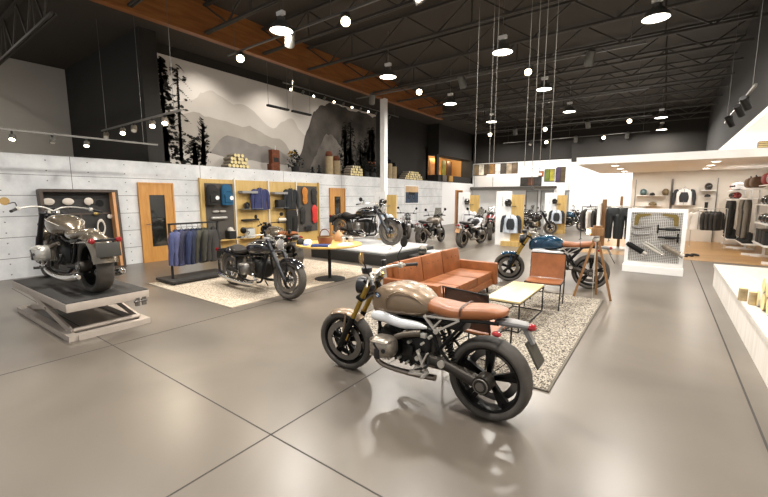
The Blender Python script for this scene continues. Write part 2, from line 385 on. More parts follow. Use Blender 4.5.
def wheel(parent, nm, c, r, hw, kind, S, hi, rimm, drive=False, discs=(1, -1)):
    N = 120 if hi else 32; rt = r*.235 if kind == 'cast' else r*.25; ri = r-rt
    b = MB(S); b.lathe([(ri+.012, -hw*.75), (ri+.012, hw*.75), (ri-.006, hw*.72), (ri-.022, hw*.35), (ri-.022, -hw*.35), (ri-.006, -hw*.72)], c, 'Y', N if hi else 28, close=True)
    b.lathe([(.001, -.055), (.042, -.055), (.05, -.03), (.05, .03), (.042, .055), (.001, .055)], c, 'Y', 20)
    C_ = V(c)
    if kind == 'cast':
        for k in range(5):
            a = 2*pi*k/5+.35
            for s_ in (-1, 1):
                e = a+s_*.11; b.bar(C_+V((.035*cos(a), 0, .035*sin(a))), C_+V(((ri-.01)*cos(e), 0, (ri-.01)*sin(e))), .034, .034, (0, 1, 0))
    else:
        for k in range(36 if hi else 20):
            a = 2*pi*k/(36 if hi else 20); e = a+.35*(1 if k % 2 else -1); y = .035 if k % 4 < 2 else -.035
            b.tube([C_+V((.04*cos(a), y, .04*sin(a))), C_+V(((ri-.01)*cos(e), 0, (ri-.01)*sin(e)))], .0035, 4)
    w = b.build(nm, rimm, parent)
    MB(S).torus(c, ri+rt/2, rt/2, hw, 'Y', N, 16 if hi else 10, 2.5, .012 if hi else 0.).build('tyre', RUB, w, 60)
    for s_ in discs:
        d = MB(S); y = c[1]+s_*(hw*.62+.012)
        d.lathe([(ri*.62, y-.0025), (ri*.86, y-.0025), (ri*.86, y+.0025), (ri*.62, y+.0025)], (c[0], 0, c[2]), 'Y', 40 if hi else 20, close=True)
        d.mi = 1
        for k in range(6):
            a = pi/3*k; d.bar((c[0]+.03*cos(a), y, c[2]+.03*sin(a)), (c[0]+ri*.66*cos(a+.2), y, c[2]+ri*.66*sin(a+.2)), .014, .005, (0, 1, 0))
        d.build('brake_disc', [GREYM if hi else ALU, BLKM], w)
    return w

def motorcycle(nm, label, style, loc, rz, paint, seatm, panel=None, hi=False, steer=0., headm=ALU, forkm=GOLD, extra=(), rimm=None, group=None):
    root = thing(nm, label, 'motorcycle', loc, rz, group)
    cr = style == 'cruiser'; adv = style == 'adventure'
    n = 24 if hi else 14; kk = 4 if hi else 3
    if cr: FA, RA, rf, rr = (.93, 0, .335), (-.80, 0, .335), .335, .335; hd = (.50, 0, .95); fw, rw = .07, .095
    else: FA, RA, rf, rr = (.80, 0, .30), (-.66, 0, .32), .30, .32; hd = (.43, 0, .98); fw, rw = .06, .088
    ax = (V(hd)-V(FA)).normalized()
    S = Matrix.Translation(V(hd)) @ Matrix.Rotation(steer, 4, ax) @ Matrix.Translation(-V(hd))
    rimm = rimm or (GREYM if cr else BLKM); kind = 'spoked' if cr else 'cast'
    wheel(root, 'front_wheel', FA, rf, fw, kind, S, hi, rimm)
    wheel(root, 'rear_wheel', RA, rr, rw, kind, None, hi, rimm, discs=(-1,))
    # ---- front end
    f = MB(S); sp = .1 if not cr else .12
    fm = f
    for s in (-1, 1):
        y = s*sp; lo = V(FA)+V((0, y, 0)); hiP = V(hd)+V((0, y, 0)); d = hiP-lo
        f.tube([lo-d*.04, lo+d*.42], [.034, .029] if not cr else [.03, .045], 12); f.ball(lo, .036, 10, 6)
        f.box(lo+V((0, -s*.018, .0)), (.05, .03, .05))
        f.box(lo+V((-.07 if not cr else -.06, -s*.01, .075)), (.055, .045, .1), (0, -.4, 0), .01)
    for t in (.72, .96):
        p = V(FA).lerp(V(hd), t); f.box(p+V((.012, 0, 0)), (.075, 2*sp+.07, .032), (0, -.5, 0), .01)
    f.cyl(V(FA)-V((0, sp, 0)), V(FA)+V((0, sp, 0)), .015, n=10)
    fk = f.build('fork', BLKM if not cr else BLK, root)
    for s in (-1, 1):
        lo = V(FA)+V((0, s*sp, 0)); d = V(hd)-V(FA)
        MB(S).tube([lo+d*.40, lo+d*1.02], .024 if not cr else .036, 12).build('fork_tube', forkm, fk)
        MB(S).box(lo+V((-.075, -s*.012, .08)), (.04, .05, .085), (0, -.4, 0), .008).build('brake_caliper', GOLD if hi else BLKM, fk)
    g = MB(S)
    if cr: fender(g, FA, rf+.03, 40, 165, .085, drop=.05)
    else: fender(g, FA, rf+.022, 62, 128, .066, drop=.03)
    for s in (-1, 1): g.bar((FA[0], s*.07, FA[2]+rf*.2), (FA[0]-.05, s*.066, FA[2]+rf+.0), .02, .006)
    g.build('front_fender', paint if (cr or 'pf' in extra) else (panel if 'fp' in extra else paint), root)
    # headlight
    hp = V(hd)+(V((.155, 0, -.10)) if not cr else V((.15, 0, -.05))); hr = .085 if not cr else .1
    h = MB(S); h.lathe([(.002, -.13), (hr*.55, -.12), (hr*.9, -.06), (hr, 0), (hr, .025), (hr*.9, .03)], hp, 'X', 22)
    for s in (-1, 1): h.bar(hp+V((-.02, s*hr*.98, 0)), hp+V((-.12, s*.1, -.0)), .03, .012)
    hb = h.build('headlight', BLK if not cr else CHROME, root)
    l = MB(S); l.lathe([(hr*.9, .028), (hr*.6, .042), (.002, .05)], hp, 'X', 22); l.build('lens', GLASSC, hb)
    gg = MB(S); gp = V(hd)+V((.1, 0, .055)); gg.lathe([(.002, -.03), (.045, -.03), (.05, .0), (.05, .02), (.046, .024), (.002, .024)], gp, 'Z', 18); gg.build('instrument_dial', BLK, root)
    # handlebar
    hh = V(hd)+V((0, 0, .03 if not cr else .03)); wd = .40 if not cr else .46
    hbm = MB(S)
    for s in (-1, 1):
        if cr: P = [hh, hh+V((.03, s*.1, .05)), hh+V((-.02, s*.24, .06)), hh+V((-.15, s*(wd-.06), .03)), hh+V((-.30, s*(wd+.02), -.0))]
        else: P = [hh, hh+V((.0, s*.1, .02)), hh+V((-.08, s*.22, .03)), hh+V((-.21, s*(wd+.02), .01))]
        hbm.tube(P, .012, 10, kk)
        e0, e1 = V(P[-2]), V(P[-1]); d = (e1-e0).normalized(); cp = e1-d*.16
        hbm.box(cp-d*.02+V((0, 0, 0)), (.045, .045, .05), None, .01)
        hbm.tube([cp+V((.035, 0, -.005)), e1+V((.06, s*.0, -.012))], [.007, .006], 6)
    for s in (-1, 1): hbm.bar(V(hd)+V((0, s*.05, 0)), hh+V((0, s*.05, .01)), .035, .03)
    bar_ = hbm.build('handlebar', SILV if (hi or cr) else BLKM, root)
    for s in (-1, 1):
        if cr: e0, e1 = hh+V((-.15, s*(wd-.06), .03)), hh+V((-.30, s*(wd+.02), 0))
        else: e0, e1 = hh+V((-.08, s*.22, .03)), hh+V((-.21, s*(wd+.02), .01))
        d = (e1-e0).normalized()
        MB(S).tube([e1-d*.125, e1-d*.11, e1-d*.01, e1+d*.005], [.019, .0165, .0165, .019], 12).build('grip', RUBD, bar_)
        mp_ = e1-d*.17; mx = MB(S); tip = mp_+V((.02, s*.08, .17 if not cr else .06))
        mx.tube([mp_, mp_+V((.04, s*.01, .08)), tip], .006, 6, 3)
        mr = .052; mx.M = S @ Matrix.Translation(tip+V((0, s*.03, .035))) @ Matrix.Rotation(s*.25, 4, 'Z')
        mx.mi = 1; mx.lathe([(.001, .018), (mr*.7, .014), (mr, .002), (mr, -.003), (.001, -.003)], (0, 0, 0), 'X', 16)
        mx.build('mirror', [BLKM, mat('mirror_shell', '#a98d5c', .25, .7) if ('bronze' in extra or (hi and not cr)) and s > 0 else BLKM], bar_)
    if 'res' in extra or hi: MB(S).cyl(hh+V((.03, -.2, .03)), hh+V((.03, -.2, .08)), .024).build('brake_reservoir', BLK, bar_)
    # tank
    t = MB()
    if cr: secs = [(.47, .80, .03, .02, .03, 2), (.44, .81, .085, .06, .07, 2.3), (.34, .82, .15, .10, .14, 2.4), (.18, .82, .19, .125, .17, 2.4), (.0, .80, .18, .115, .15, 2.4), (-.16, .765, .13, .09, .08, 2.3), (-.26, .74, .05, .03, .025, 2)]
    elif adv: secs = [(.42, .80, .05, .05, .06, 2.4), (.36, .82, .14, .10, .13, 2.6), (.2, .84, .2, .13, .15, 2.6), (0, .84, .18, .12, .12, 2.6), (-.12, .82, .12, .06, .08, 2.3), (-.2, .80, .05, .02, .03, 2)]
    else: secs = [(.435, .76, .03, .03, .05, 2), (.42, .775, .075, .07, .09, 2.6), (.36, .785, .125, .12, .12, 2.9), (.25, .795, .165, .155, .12, 3), (.12, .80, .19, .178, .10, 2.8), (-.02, .80, .18, .16, .09, 2.6), (-.11, .80, .145, .12, .08, 2.5), (-.17, .80, .10, .08, .06, 2.4), (-.20, .80, .05, .04, .04, 2)]
    t.loft(secs, 6 if hi else 4, 40 if hi else 20)
    tk = t.build('fuel_tank', paint, root, 45)
    MB().lathe([(.001, .0), (.036, .0), (.038, -.008), (.038, -.02)], (.06 if not cr else .15, 0, .975 if not cr and not adv else (.972 if adv else .928)), 'Z', 20).build('filler_cap', SILV, tk)
    if not adv:
        for s in (-1, 1): badge(tk, (.30 if not cr else .2, s*(.153 if not cr else .173), .86 if not cr else .84), .032 if not cr else .036, s, s*(-.35 if not cr else -.15))
        if cr or 'stripe' in extra:
            for s in (-1, 1):
                ps = MB(); ps.tube([(.42, s*.10, .855), (.3, s*.158, .885), (.1, s*.19, .87), (-.08, s*.162, .83), (-.2, s*.085, .77)], .0035, 6, 4)
                ps.build('pinstripe', mat('cream_line', '#cfc8ba', .3), tk)
        else:
            for s in (-1, 1):
                kp = MB()
                P = [(.2, s*.186, .74), (.185, s*.188, .85), (.08, s*.183, .92), (-.05, s*.16, .90), (-.13, s*.13, .84)]
                kp.tube(P, .005, 6, 5); kp.build('knee_crease', paint, tk)
    # intake side panels
    if panel and not cr:
        p = MB()
        for s in (-1, 1):
            p.loft([(.37, .66, .004, .01, .01, 2), (.34, .665, .028, .045, .03, 2.4), (.22, .668, .04, .058, .035, 2.6), (.05, .655, .042, .045, .04, 2.6), (-.1, .665, .03, .03, .03, 2.3), (-.19, .665, .006, .01, .012, 2)], kk, 16, y=s*.155)
        p.build('intake_panel', panel, root, 50)
    # seat
    s_ = MB()
    if cr: s_.loft([(-.18, .72, .07, .04, .04, 2.5), (-.28, .71, .13, .045, .05, 2.8), (-.45, .69, .16, .04, .05, 3), (-.6, .70, .155, .055, .05, 3), (-.7, .72, .12, .07, .05, 2.6), (-.74, .73, .07, .05, .03, 2)], kk, 24)
    else: s_.loft([(-.10, .81, .05, .04, .03, 2.2), (-.16, .805, .10, .07, .045, 2.6), (-.27, .80, .13, .068, .045, 2.8), (-.40, .80, .138, .058, .05, 3), (-.54, .82, .125, .06, .055, 3), (-.66, .838, .115, .052, .05, 3), (-.75, .85, .09, .032, .03, 2.6), (-.78, .853, .05, .018, .018, 2)], kk, 28)
    st = s_.build('seat', seatm, root, 50)
    if not cr:
        MB().tube([(-.46, -.137, .80), (-.46, -.12, .862), (-.46, 0, .876), (-.46, .12, .862), (-.46, .137, .80)], .008, 6, 4, flat=.4).build('seat_strap', BRNL, st)
    # frame
    fr = MB()
    hz = V(hd)-V((.02, 0, .05))
    for s in (-1, 1):
        if cr:
            fr.tube([hz, (.35, s*.05, .62), (.33, s*.12, .3), (.2, s*.14, .2), (-.35, s*.14, .22), (-.5, s*.12, .4), (-.55, s*.1, .6)], .02, 8, 3)
            fr.tube([hz, (.2, s*.05, .72), (-.3, s*.12, .62), (-.78, s*.14, .66)], .018, 8, 3)
            fr.tube([(-.4, s*.13, .3), (-.8, s*.135, .325)], [.03, .024], 8)
        else:
            fr.tube([hz, (.3, s*.07, .66), (.08, s*.1, .62), (-.2, s*.12, .62), (-.27, s*.12, .5), (-.27, s*.12, .34)], .018, 8, 3)
            fr.tube([(-.12, s*.12, .66), (-.42, s*.125, .76), (-.75, s*.1, .79)], .014, 8, 2)
            fr.tube([(-.26, s*.13, .46), (-.42, s*.13, .66), (-.5, s*.12, .765)], .014, 8, 2)
            fr.tube([(-.20, s*.125, .62), (-.30, s*.13, .50), (-.40, s*.13, .40)], .012, 8)
            fr.tube([(.34, s*.06, .74), (.32, s*.1, .5), (.3, s*.09, .36)], .016, 8, 2)
    fr.build('frame', BLKM, root)
    # engine
    e = MB()
    if cr:
        e.loft([(-.3, .43, .1, .1, .12, 3), (-.22, .43, .15, .15, .15, 3.4), (.1, .44, .165, .19, .18, 3.4), (.26, .42, .15, .16, .15, 3.2), (.3, .42, .09, .1, .1, 3)], 2, 20)
    else:
        e.loft([(-.2, .44, .09, .1, .1, 3), (-.14, .44, .13, .16, .14, 3.4), (.1, .45, .15, .16, .16, 3.4), (.28, .45, .14, .13, .15, 3.2), (.33, .44, .08, .08, .09, 3)], 2, 20)
        for k in range(5): e.box((.0+.05*k-.12, 0, .30), (.012, .25, .03))
    if hi and not cr:
        for s in (-1, 1):
            e.mi = 1; bl = e
            for (bx, bz, br) in ((.0, .60, .012), (-.04, .52, .014), (-.16, .53, .01), (-.12, .40, .02), (.06, .36, .012), (-.23, .60, .014), (-.1, .62, .01), (-.02, .34, .01), (-.2, .35, .012)): bl.cyl((bx, s*.15, bz), (bx, s*.192, bz), br, n=10)
            bl.box((-.17, s*.17, .60), (.05, .03, .04), None, .006); e.mi = 0
    if hi:
        for s in (-1, 1):
            e.lathe([(.001, 0), (.05, 0), (.055, -s*.02), (.055, -s*.05)], (-.12, s*.17, .40), 'Y', 18)
            e.tube([(-.2, s*.15, .45), (-.22, s*.19, .36), (-.1, s*.18, .3)], .011, 8, 3)
            e.tube([(.06, s*.13, .56), (.1, s*.16, .63), (.0, s*.17, .66)], .018, 8, 3)
            for q in range(9): e.cyl((-.16+.045*q, s*.145, .33), (-.16+.045*q, s*.158, .33), .009, n=8)
            e.box((-.02, s*.16, .44), (.1, .03, .1), None, .012)
            e.tube([(.3, s*.12, .6), (.2, s*.18, .55), (.02, s*.19, .53), (-.15, s*.16, .58)], .007, 6, 3)
            e.tube([(.36, s*.08, .7), (.3, s*.14, .6), (.28, s*.18, .52)], .006, 6, 3)
    en = e.build('engine', [mat('engine_black', '#242321', .45, .5, bump=.3, bscale=40), SILV], root)
    cx, cz = (.14, .48) if not cr else (.06, .45)
    sc_ = 1. if not cr else 1.15
    for s in (-1, 1):
        y0 = .14; c = MB()
        for k in range(6): c.box((cx, s*(y0+.018*k), cz), (.19*sc_, .009, .17*sc_), None, 0)
        c.cyl((cx, s*y0, cz), (cx, s*(y0+.12), cz), .075*sc_)
        c.build('cylinder', BLKM if not cr else ALU, en)
        hd_ = MB(Matrix.Translation((cx, s*(y0+.10), cz)) @ Matrix.Rotation(s*.1, 4, 'Z'))
        W_ = .105*sc_; secs = [(0, 0, W_, .085*sc_, .085*sc_, 3.2), (s*.05, 0, W_*1.06, .092*sc_, .09*sc_, 3.2), (s*.10, 0, W_*1.0, .088*sc_, .085*sc_, 3), (s*.135, 0, W_*.82, .07*sc_, .068*sc_, 2.8), (s*.15, 0, W_*.5, .04*sc_, .04*sc_, 2.4)]
        # loft along Y : (y, zc, half-x ...) swap roles
        rs = []
        for q in catmull([list(a) for a in secs], 3):
            yy, zc, hw_, ht, hb_, p_ = q; ring = []
            for j in range(24):
                a = 2*pi*j/24; ring.append((hw_*math.copysign(abs(cos(a))**(2/p_), cos(a)), yy, zc+(ht if sin(a) > 0 else hb_)*math.copysign(abs(sin(a))**(2/p_), sin(a))))
            rs.append(ring)
        hd_.rings(rs)
        for k in (-2, -1, 0, 1, 2): hd_.box((0, s*.130, k*.028*sc_), (.15*sc_, .035, .009), None, .003)
        for qx in (-1, 1):
            for qz in (-1, 1): hd_.cyl((qx*.085*sc_, s*.08, qz*.065*sc_), (qx*.085*sc_, s*.125, qz*.065*sc_), .012, n=8)
        ch = hd_.build('cylinder_head', headm, en, 40)
        if hi: MB(hd_.M).box((.01, s*.146, -.035), (.05, .02, .085), None, .01).bar((.0, s*.147, -.0), (.04, s*.147, .05), .016, .016, (0, 1, 0)).cyl((-.05, s*.14, 0), (-.05, s*.155, 0), .018).build('spark_plug_cover', BLK, ch)
    # intake and exhaust
    ex = MB()
    for s in (-1, 1):
        ik = MB()
        if cr:
            ex.tube([(.14, s*.22, .40), (.26, s*.23, .30), (.22, s*.22, .2), (0, s*.22, .165), (-.4, s*.24, .17), (-.72, s*.24, .2), (-.93, s*.235, .24), (-.96, s*.235, .245)], [.025, .025, .026, .034, .042, .05, .045, .02], 14, 4)
        else:
            ex.tube([(.2, s*.20, .40), (.30, s*.18, .32), (.24, s*.15, .24), (0, s*.12, .22), (-.25, s*.11, .24)], [.022, .022, .022, .024, .026], 12, 4)
        ik.tube([(cx-.06, s*.22, cz+.06), (cx-.14, s*.2, cz+.1), (-.14, s*.16, cz+.13)], [.024, .026, .03], 12, 3)
        ik.build('intake_duct', mat('bronze_duct', '#5f564b', .4, .5), root)
    if not cr and not hi: ex.tube([(-.2, -.1, .25), (-.34, -.14, .3), (-.5, -.2, .42), (-.85, -.23, .6)], [.03, .034, .05, .052], 14, 3)
    ex.build('exhaust_pipe', CHROME if cr else mat('brushed_steel', '#8f867b', .3, .9), root)
    # swingarm, drive and shock
    sw = MB(); ys = .125
    if cr:
        for s in (-1, 1): sw.tube([(-.3, s*.12, .3), (RA[0], s*.13, RA[2])], [.035, .03], 10)
    else:
        sw.tube([(-.2, ys, .40), (-.35, ys, .385), (-.58, ys, .325), (RA[0], ys*.9, RA[2])], [.05, .044, .048, .06], 14, 3)
    sw.cyl((RA[0], .06, RA[2]), (RA[0], .175, RA[2]), .07); sw.cyl((RA[0], .175, RA[2]), (RA[0], .19, RA[2]), .05)
    swm = sw.build('swingarm', mat('dark_bronze_metal', '#35302a', .45, .5), root)
    MB().cyl((RA[0], .19, RA[2]), (RA[0], .197, RA[2]), .033).torus((RA[0], .185, RA[2]), .053, .006, .006, 'Y', 20, 6).build('drive_cap', GREYM, swm)
    sk = MB()
    for k in range(8): sk.torus((0, 0, 0), .032, .006, .006, 'Z', 16, 6)
    sk = MB(Matrix.Translation((-.34, .07, .52)) @ Matrix.Rotation(.5, 4, 'Y'))
    sk.cyl((0, 0, -.15), (0, 0, .15), .015)
    for k in range(9): sk.lathe([(.026, -.12+.026*k), (.036, -.115+.026*k), (.036, -.109+.026*k), (.026, -.104+.026*k)], (0, 0, 0), 'Z', 12, close=True)
    sk.build('shock_absorber', BLKM, root)
    for s in (-1, 1):
        fp = MB()
        if not cr:
            fp.bar((-.12, s*.172, .47), (-.21, s*.172, .28), .05, .012, (0, 1, 0)).bar((-.21, s*.172, .46), (-.13, s*.172, .29), .03, .012, (0, 1, 0)).bar((-.22, s*.174, .29), (-.05, s*.174, .275), .03, .012, (0, 1, 0)).lathe([(.001, s*.165), (.04, s*.165), (.035, s*.19), (.001, s*.19)], (-.12, 0, .30), 'Y', 14)
            MB().bar((-.16, s*.146, .76), (-.27, s*.146, .65), .035, .014, (0, 1, 0)).bar((-.27, s*.146, .65), (-.46, s*.14, .77), .03, .014, (0, 1, 0)).bar((-.17, s*.143, .755), (-.46, s*.138, .775), .018, .012, (0, 1, 0)).bar((-.24, s*.146, .67), (-.31, s*.146, .75), .018, .012, (0, 1, 0)).cyl((-.27, s*.14, .65), (-.27, s*.16, .65), .022).build('seat_bracket', mat('bright_bracket', '#cfcac2', .3, .7), root)
            fp.cyl((-.22, s*.17, .30), (-.22, s*.29, .30), .012); fp.bar((-.2, s*.19, .28), (-.05, s*.2, .26), .014, .01)
            fp.cyl((-.33, s*.16, .40), (-.33, s*.18, .40), .03)
        else: fp.cyl((.2, s*.2, .24), (.2, s*.36, .25), .018); fp.bar((.2, s*.24, .24), (.42, s*.27, .3), .016, .012)
        fp.build('footpeg', mat('bright_bracket', '#cfcac2', .3, .7) if not cr else CHROME, root)
    # rear
    tl = MB()
    if cr:
        fender(tl, RA, rr+.085, 40, 170, .135, n=26, drop=.08, m=11)
        for s in (-1, 1): tl.bar((-.45, s*.12, .62), (-.95, s*.12, .66), .05, .012)
        tl.build('rear_fender', paint, root, 50)
        th_ = (-1.11, 0, .44)
        pl = MB(); pl.box((RA[0]-.43, 0, .565), (.014, .25, .17), (0, .12, 0), .004).bar((RA[0]-.34, 0, .62), (RA[0]-.42, 0, .58), .05, .03)
        pl.build('number_plate', mat('plate_dark', '#35342f', .5), root)
        for s in (-1, 1):
            MB().tube([(RA[0]-.34, s*.14, .67), (RA[0]-.375, s*.14, .67)], [.03, .034], 12).ball((RA[0]-.375, s*.14, .67), .033, 12, 6, (.5, 1, 1)).build('tail_light', REDG, root)
        MB().bar((RA[0]-.34, -.16, .67), (RA[0]-.34, .16, .67), .03, .03).build('light_bar', BLK, root)
    else:
        tl.loft([(-.70, .775, .05, .02, .02, 3), (-.80, .785, .06, .025, .025, 3), (-.92, .785, .045, .02, .02, 3), (-.95, .78, .02, .01, .01, 2)], 2, 12)
        tl.bar((-.9, 0, .78), (-.97, 0, .66), .03, .05)
        for s in (-1, 1): tl.cyl((-.76, 0, .765), (-.76, s*.17, .745), .008, n=8)
        tlo = tl.build('tail_section', mat('grey_tail', '#7c7a78', .5), root)
        MB().ball((-.955, 0, .778), .035, 12, 6, (1, 1.1, .8)).build('tail_light', REDG, root)
        for s in (-1, 1): MB().ball((-.765, s*.18, .742), .026, 10, 6, (1.3, 1, .8)).build('turn_signal', REDG, root)
        pz = MB(Matrix.Translation((-.985, 0, .60)) @ Matrix.Rotation(.5, 4, 'Y')); pz.box((0, 0, 0), (.008, .185, .195), None, .002); pz.mi = 1
        pz.box((-.005, 0, 0), (.004, .17, .178), None, .0)
        pz.build('number_plate', [mat('plate_back', '#34312b', .5), mat('plate_tan' if 'tanplate' in extra else 'plate_olive', '#a87f58' if 'tanplate' in extra else '#3b362b', .8)], root)
    if not cr: MB().box((-.36, -.02, .70), (.2, .16, .1), None, .02).build('battery_cover', BLK, root)
    if 'stand' in extra: MB().tube([(-.1, .14, .26), (-.16, .3, .012), (-.19, .32, .012)], .011, 8, 2).build('side_stand', BLKM, root)
    if adv:
        scn = MB(S); scn.rings([[(.55+.02*k, y, .98+.08*k+(.0 if abs(y) < .1 else -.02)) for y in (-.16+.01*k, -.08, .08, .16-.01*k)] + [(.542+.02*k, y, .98+.08*k) for y in (.16-.01*k, .08, -.08, -.16+.01*k)] for k in range(5)])
        scn.build('windscreen', mat('smoke_screen', '#9a9790', .1, trans=.75), root)
        bk = MB(); bk.loft([(.98, .80, .02, .01, .01, 2), (.85, .84, .07, .03, .03, 2.5), (.6, .9, .15, .07, .1, 2.6), (.4, .88, .2, .08, .2, 2.8), (.25, .8, .22, .05, .16, 2.6), (.12, .75, .2, .02, .06, 2)], 3, 18)
        bk.build('fairing', panel or paint, root, 50)
    if 'cases' in extra:
        for s in (-1, 1): MB().box((-.66, s*.27, .66), (.42, .18, .32), None, .04).build('pannier', mat('pannier_grey', '#56524c', .5), root)
        MB().box((-.82, 0, 1.02), (.36, .42, .28), None, .06).box((-.80, 0, .87), (.3, .2, .04)).build('top_case', mat('top_case_taupe', '#6a6258', .45), root)
    if 'sissy' in extra:
        MB().torus((0, 0, 0), .07, .012, .008, 'X', 20, 6).build('backrest_hoop', CHROME, root).location = (-.86, -.04, .90)
    return root

# paints
BRONZE = mat('bronze_paint', '#7d6953', .4, .4, coat=.35); GBRONZE = mat('gunmetal_paint', '#756a5a', .25, .6, coat=.8)
BLKP = mat('black_paint', '#19181a', .15, coat=1.); BLUEP = mat('petrol_paint', '#123f5a', .2, .4, coat=.8); WHP = mat('white_bodywork', '#e4e4e6', .25, coat=.6)
DARKP = mat('graphite_paint', '#37342f', .3, .4, coat=.5); REDP = mat('dark_red_paint', '#74211f', .25, coat=.6)
PANEL = mat('brushed_panel', '#e3e3e3', .3, .25); BLKS = mat('black_seat', '#26221f', .5)
TANS = mat('tan_seat', '#86502b', .42, var=.18, scale=7, bump=.2, bscale=50)
motorcycle('roadster_motorcycle', 'bronze roadster motorcycle with tan leather seat standing alone in the foreground', 'roadster', (-1.65, 2.75, 0), pi, BRONZE, TANS, PANEL, True, R_(8), ALU, GOLD, ('nomuf',))
motorcycle('cruiser_motorcycle', 'gunmetal cruiser motorcycle seen from behind on the scissor lift', 'cruiser', (-6.74, 1.75, .475), pi+.03, GBRONZE, GBRONZE, None, True, R_(-4), SILV, BLK, ('bronze',), BLKM).scale = (1.04, 1.04, 1.04)
motorcycle('cruiser_motorcycle', 'black cruiser motorcycle with chrome pipes on the pale rug, nearest the clothes rail', 'cruiser', (-5.87, 4.2, 0.012), -.06, BLKP, BLKS, None, True, R_(10), GREYM, BLK, ('stand',))
motorcycle('roadster_motorcycle', 'roadster motorcycle with tan seat half hidden behind the black cruiser', 'roadster', (-7.75, 6.15, 0), pi-.1, GBRONZE, TANL, PANEL, False, .1, ALU, BLK, ())
motorcycle('cruiser_motorcycle', 'black cruiser motorcycle standing on the white and black display platform', 'cruiser', (-7.08, 8.75, .365), -.1, BLKP, BLKS, None, False, .1, GREYM, BLK, ()).scale = (1.12, 1.12, 1.12)
motorcycle('touring_motorcycle', 'taupe touring motorcycle with tall windscreen, parked behind the display platform', 'adventure', (-6.85, 12.35, 0), pi/2+.0, mat('taupe_paint', '#6d6459', .3, .4), BLKS, None, False, .1, GREYM, BLKM, ('res',))
motorcycle('adventure_motorcycle', 'white and black adventure motorcycle seen from behind above the sofa', 'adventure', (-5.42, 12.7, 0), pi/2-.06, BLK, BLKS, WHP, False, -.2, GREYM, BLKM, ('tanplate',))
motorcycle('adventure_motorcycle', 'dark red motorcycle just left of the nearest helmet and jacket stand', 'adventure', (-5.75, 15.4, 0), pi/2+.35, REDP, BLKS, DARKP, False, 0, GREYM, BLKM, ())
motorcycle('roadster_motorcycle', 'petrol blue roadster motorcycle with tan seat behind the leather chair', 'roadster', (-1.67, 7.84, 0.0), pi+.17, BLUEP, TANS, PANEL, True, R_(10), ALU, GOLD, ())
motorcycle('scrambler_motorcycle', 'slim white motorcycle parked end-on beside the framed blue photograph', 'roadster', (-8.9, 13.9, 0), -.9, WHP, BLKS, PANEL, False, .1, GREYM, GREYM, ())
motorcycle('roadster_motorcycle', 'black roadster motorcycle parked between the two helmet stands', 'roadster', (-4.9, 18.4, 0), .3, BLKP, BLKS, None, False, .2, ALU, BLKM, ())
motorcycle('adventure_motorcycle', 'black adventure motorcycle parked far back beside the glass doors', 'adventure', (-6.1, 20.9, 0), -.25, BLKP, BLKS, DARKP, False, .1, ALU, BLKM, ())
motorcycle('roadster_motorcycle', 'blue motorcycle far back, beside the farther helmet stand', 'roadster', (-4.0, 21.3, 0), -.1, BLUEP, BLKS, None, False, .2, BLKM, BLKM, ())
motorcycle('cruiser_motorcycle', 'dark cruiser motorcycle by the white back wall, behind the shirt rail', 'cruiser', (-3.45, 23.6, 0.1), -.3, BLKP, BRNL, None, False, .2, ALU, BLK, ())

# ------------------------------------------------------------------ scissor lift
LG = mat('lift_grey', '#c2b6aa', .45, .3, var=.05)
lf = thing('scissor_lift', 'low grey scissor lift table with black deck under the gunmetal cruiser', 'lift', (-6.65, 1.76, 0), .02)
MB().bb(-1.12, 1.12, -.45, .45, .36, .462, .004).build('platform_frame', LG, lf)
MB().bb(-1.115, 1.115, -.445, .445, .462, .472).build('deck_mat', mat('deck_rubber', '#2c2926', .85, bump=.3, bscale=90), lf)
MB().bb(-1.1, 1.1, -.45, -.36, 0, .07).bb(-1.1, 1.1, .36, .45, 0, .07).bb(-1.1, -1.0, -.36, .36, 0, .07).bb(1.02, 1.12, -.36, .36, 0, .07).build('base_frame', LG, lf)
for s in (-1, 1):
    MB().bar((-.85, s*.37, .38), (.95, s*.37, .07), .075, .03).cyl((.05, s*.33, .225), (.05, s*.40, .225), .02).build('scissor_arm', LG, lf)
    MB().bar((-.9, s*.32, .07), (.85, s*.32, .38), .075, .03).build('scissor_arm', LG, lf)
MB().cyl((.95, -.36, .09), (.95, .36, .09), .03).build('cross_tube', LG, lf); MB().cyl((-.85, -.36, .35), (-.85, .36, .35), .02).build('cross_tube', LG, lf)
MB().bb(1.09, 1.12, .28, .33, .27, .38).bb(1.09, 1.12, .36, .41, .27, .38).cyl((1.12, .26, .33), (1.12, .42, .33), .012).build('ramp_hook', GREYM, lf)
MB().cyl((-.5, -.1, .1), (.3, -.1, .33), .045).cyl((.3, -.1, .33), (.45, -.1, .37), .02).build('hydraulic_ram', BLKM, lf)

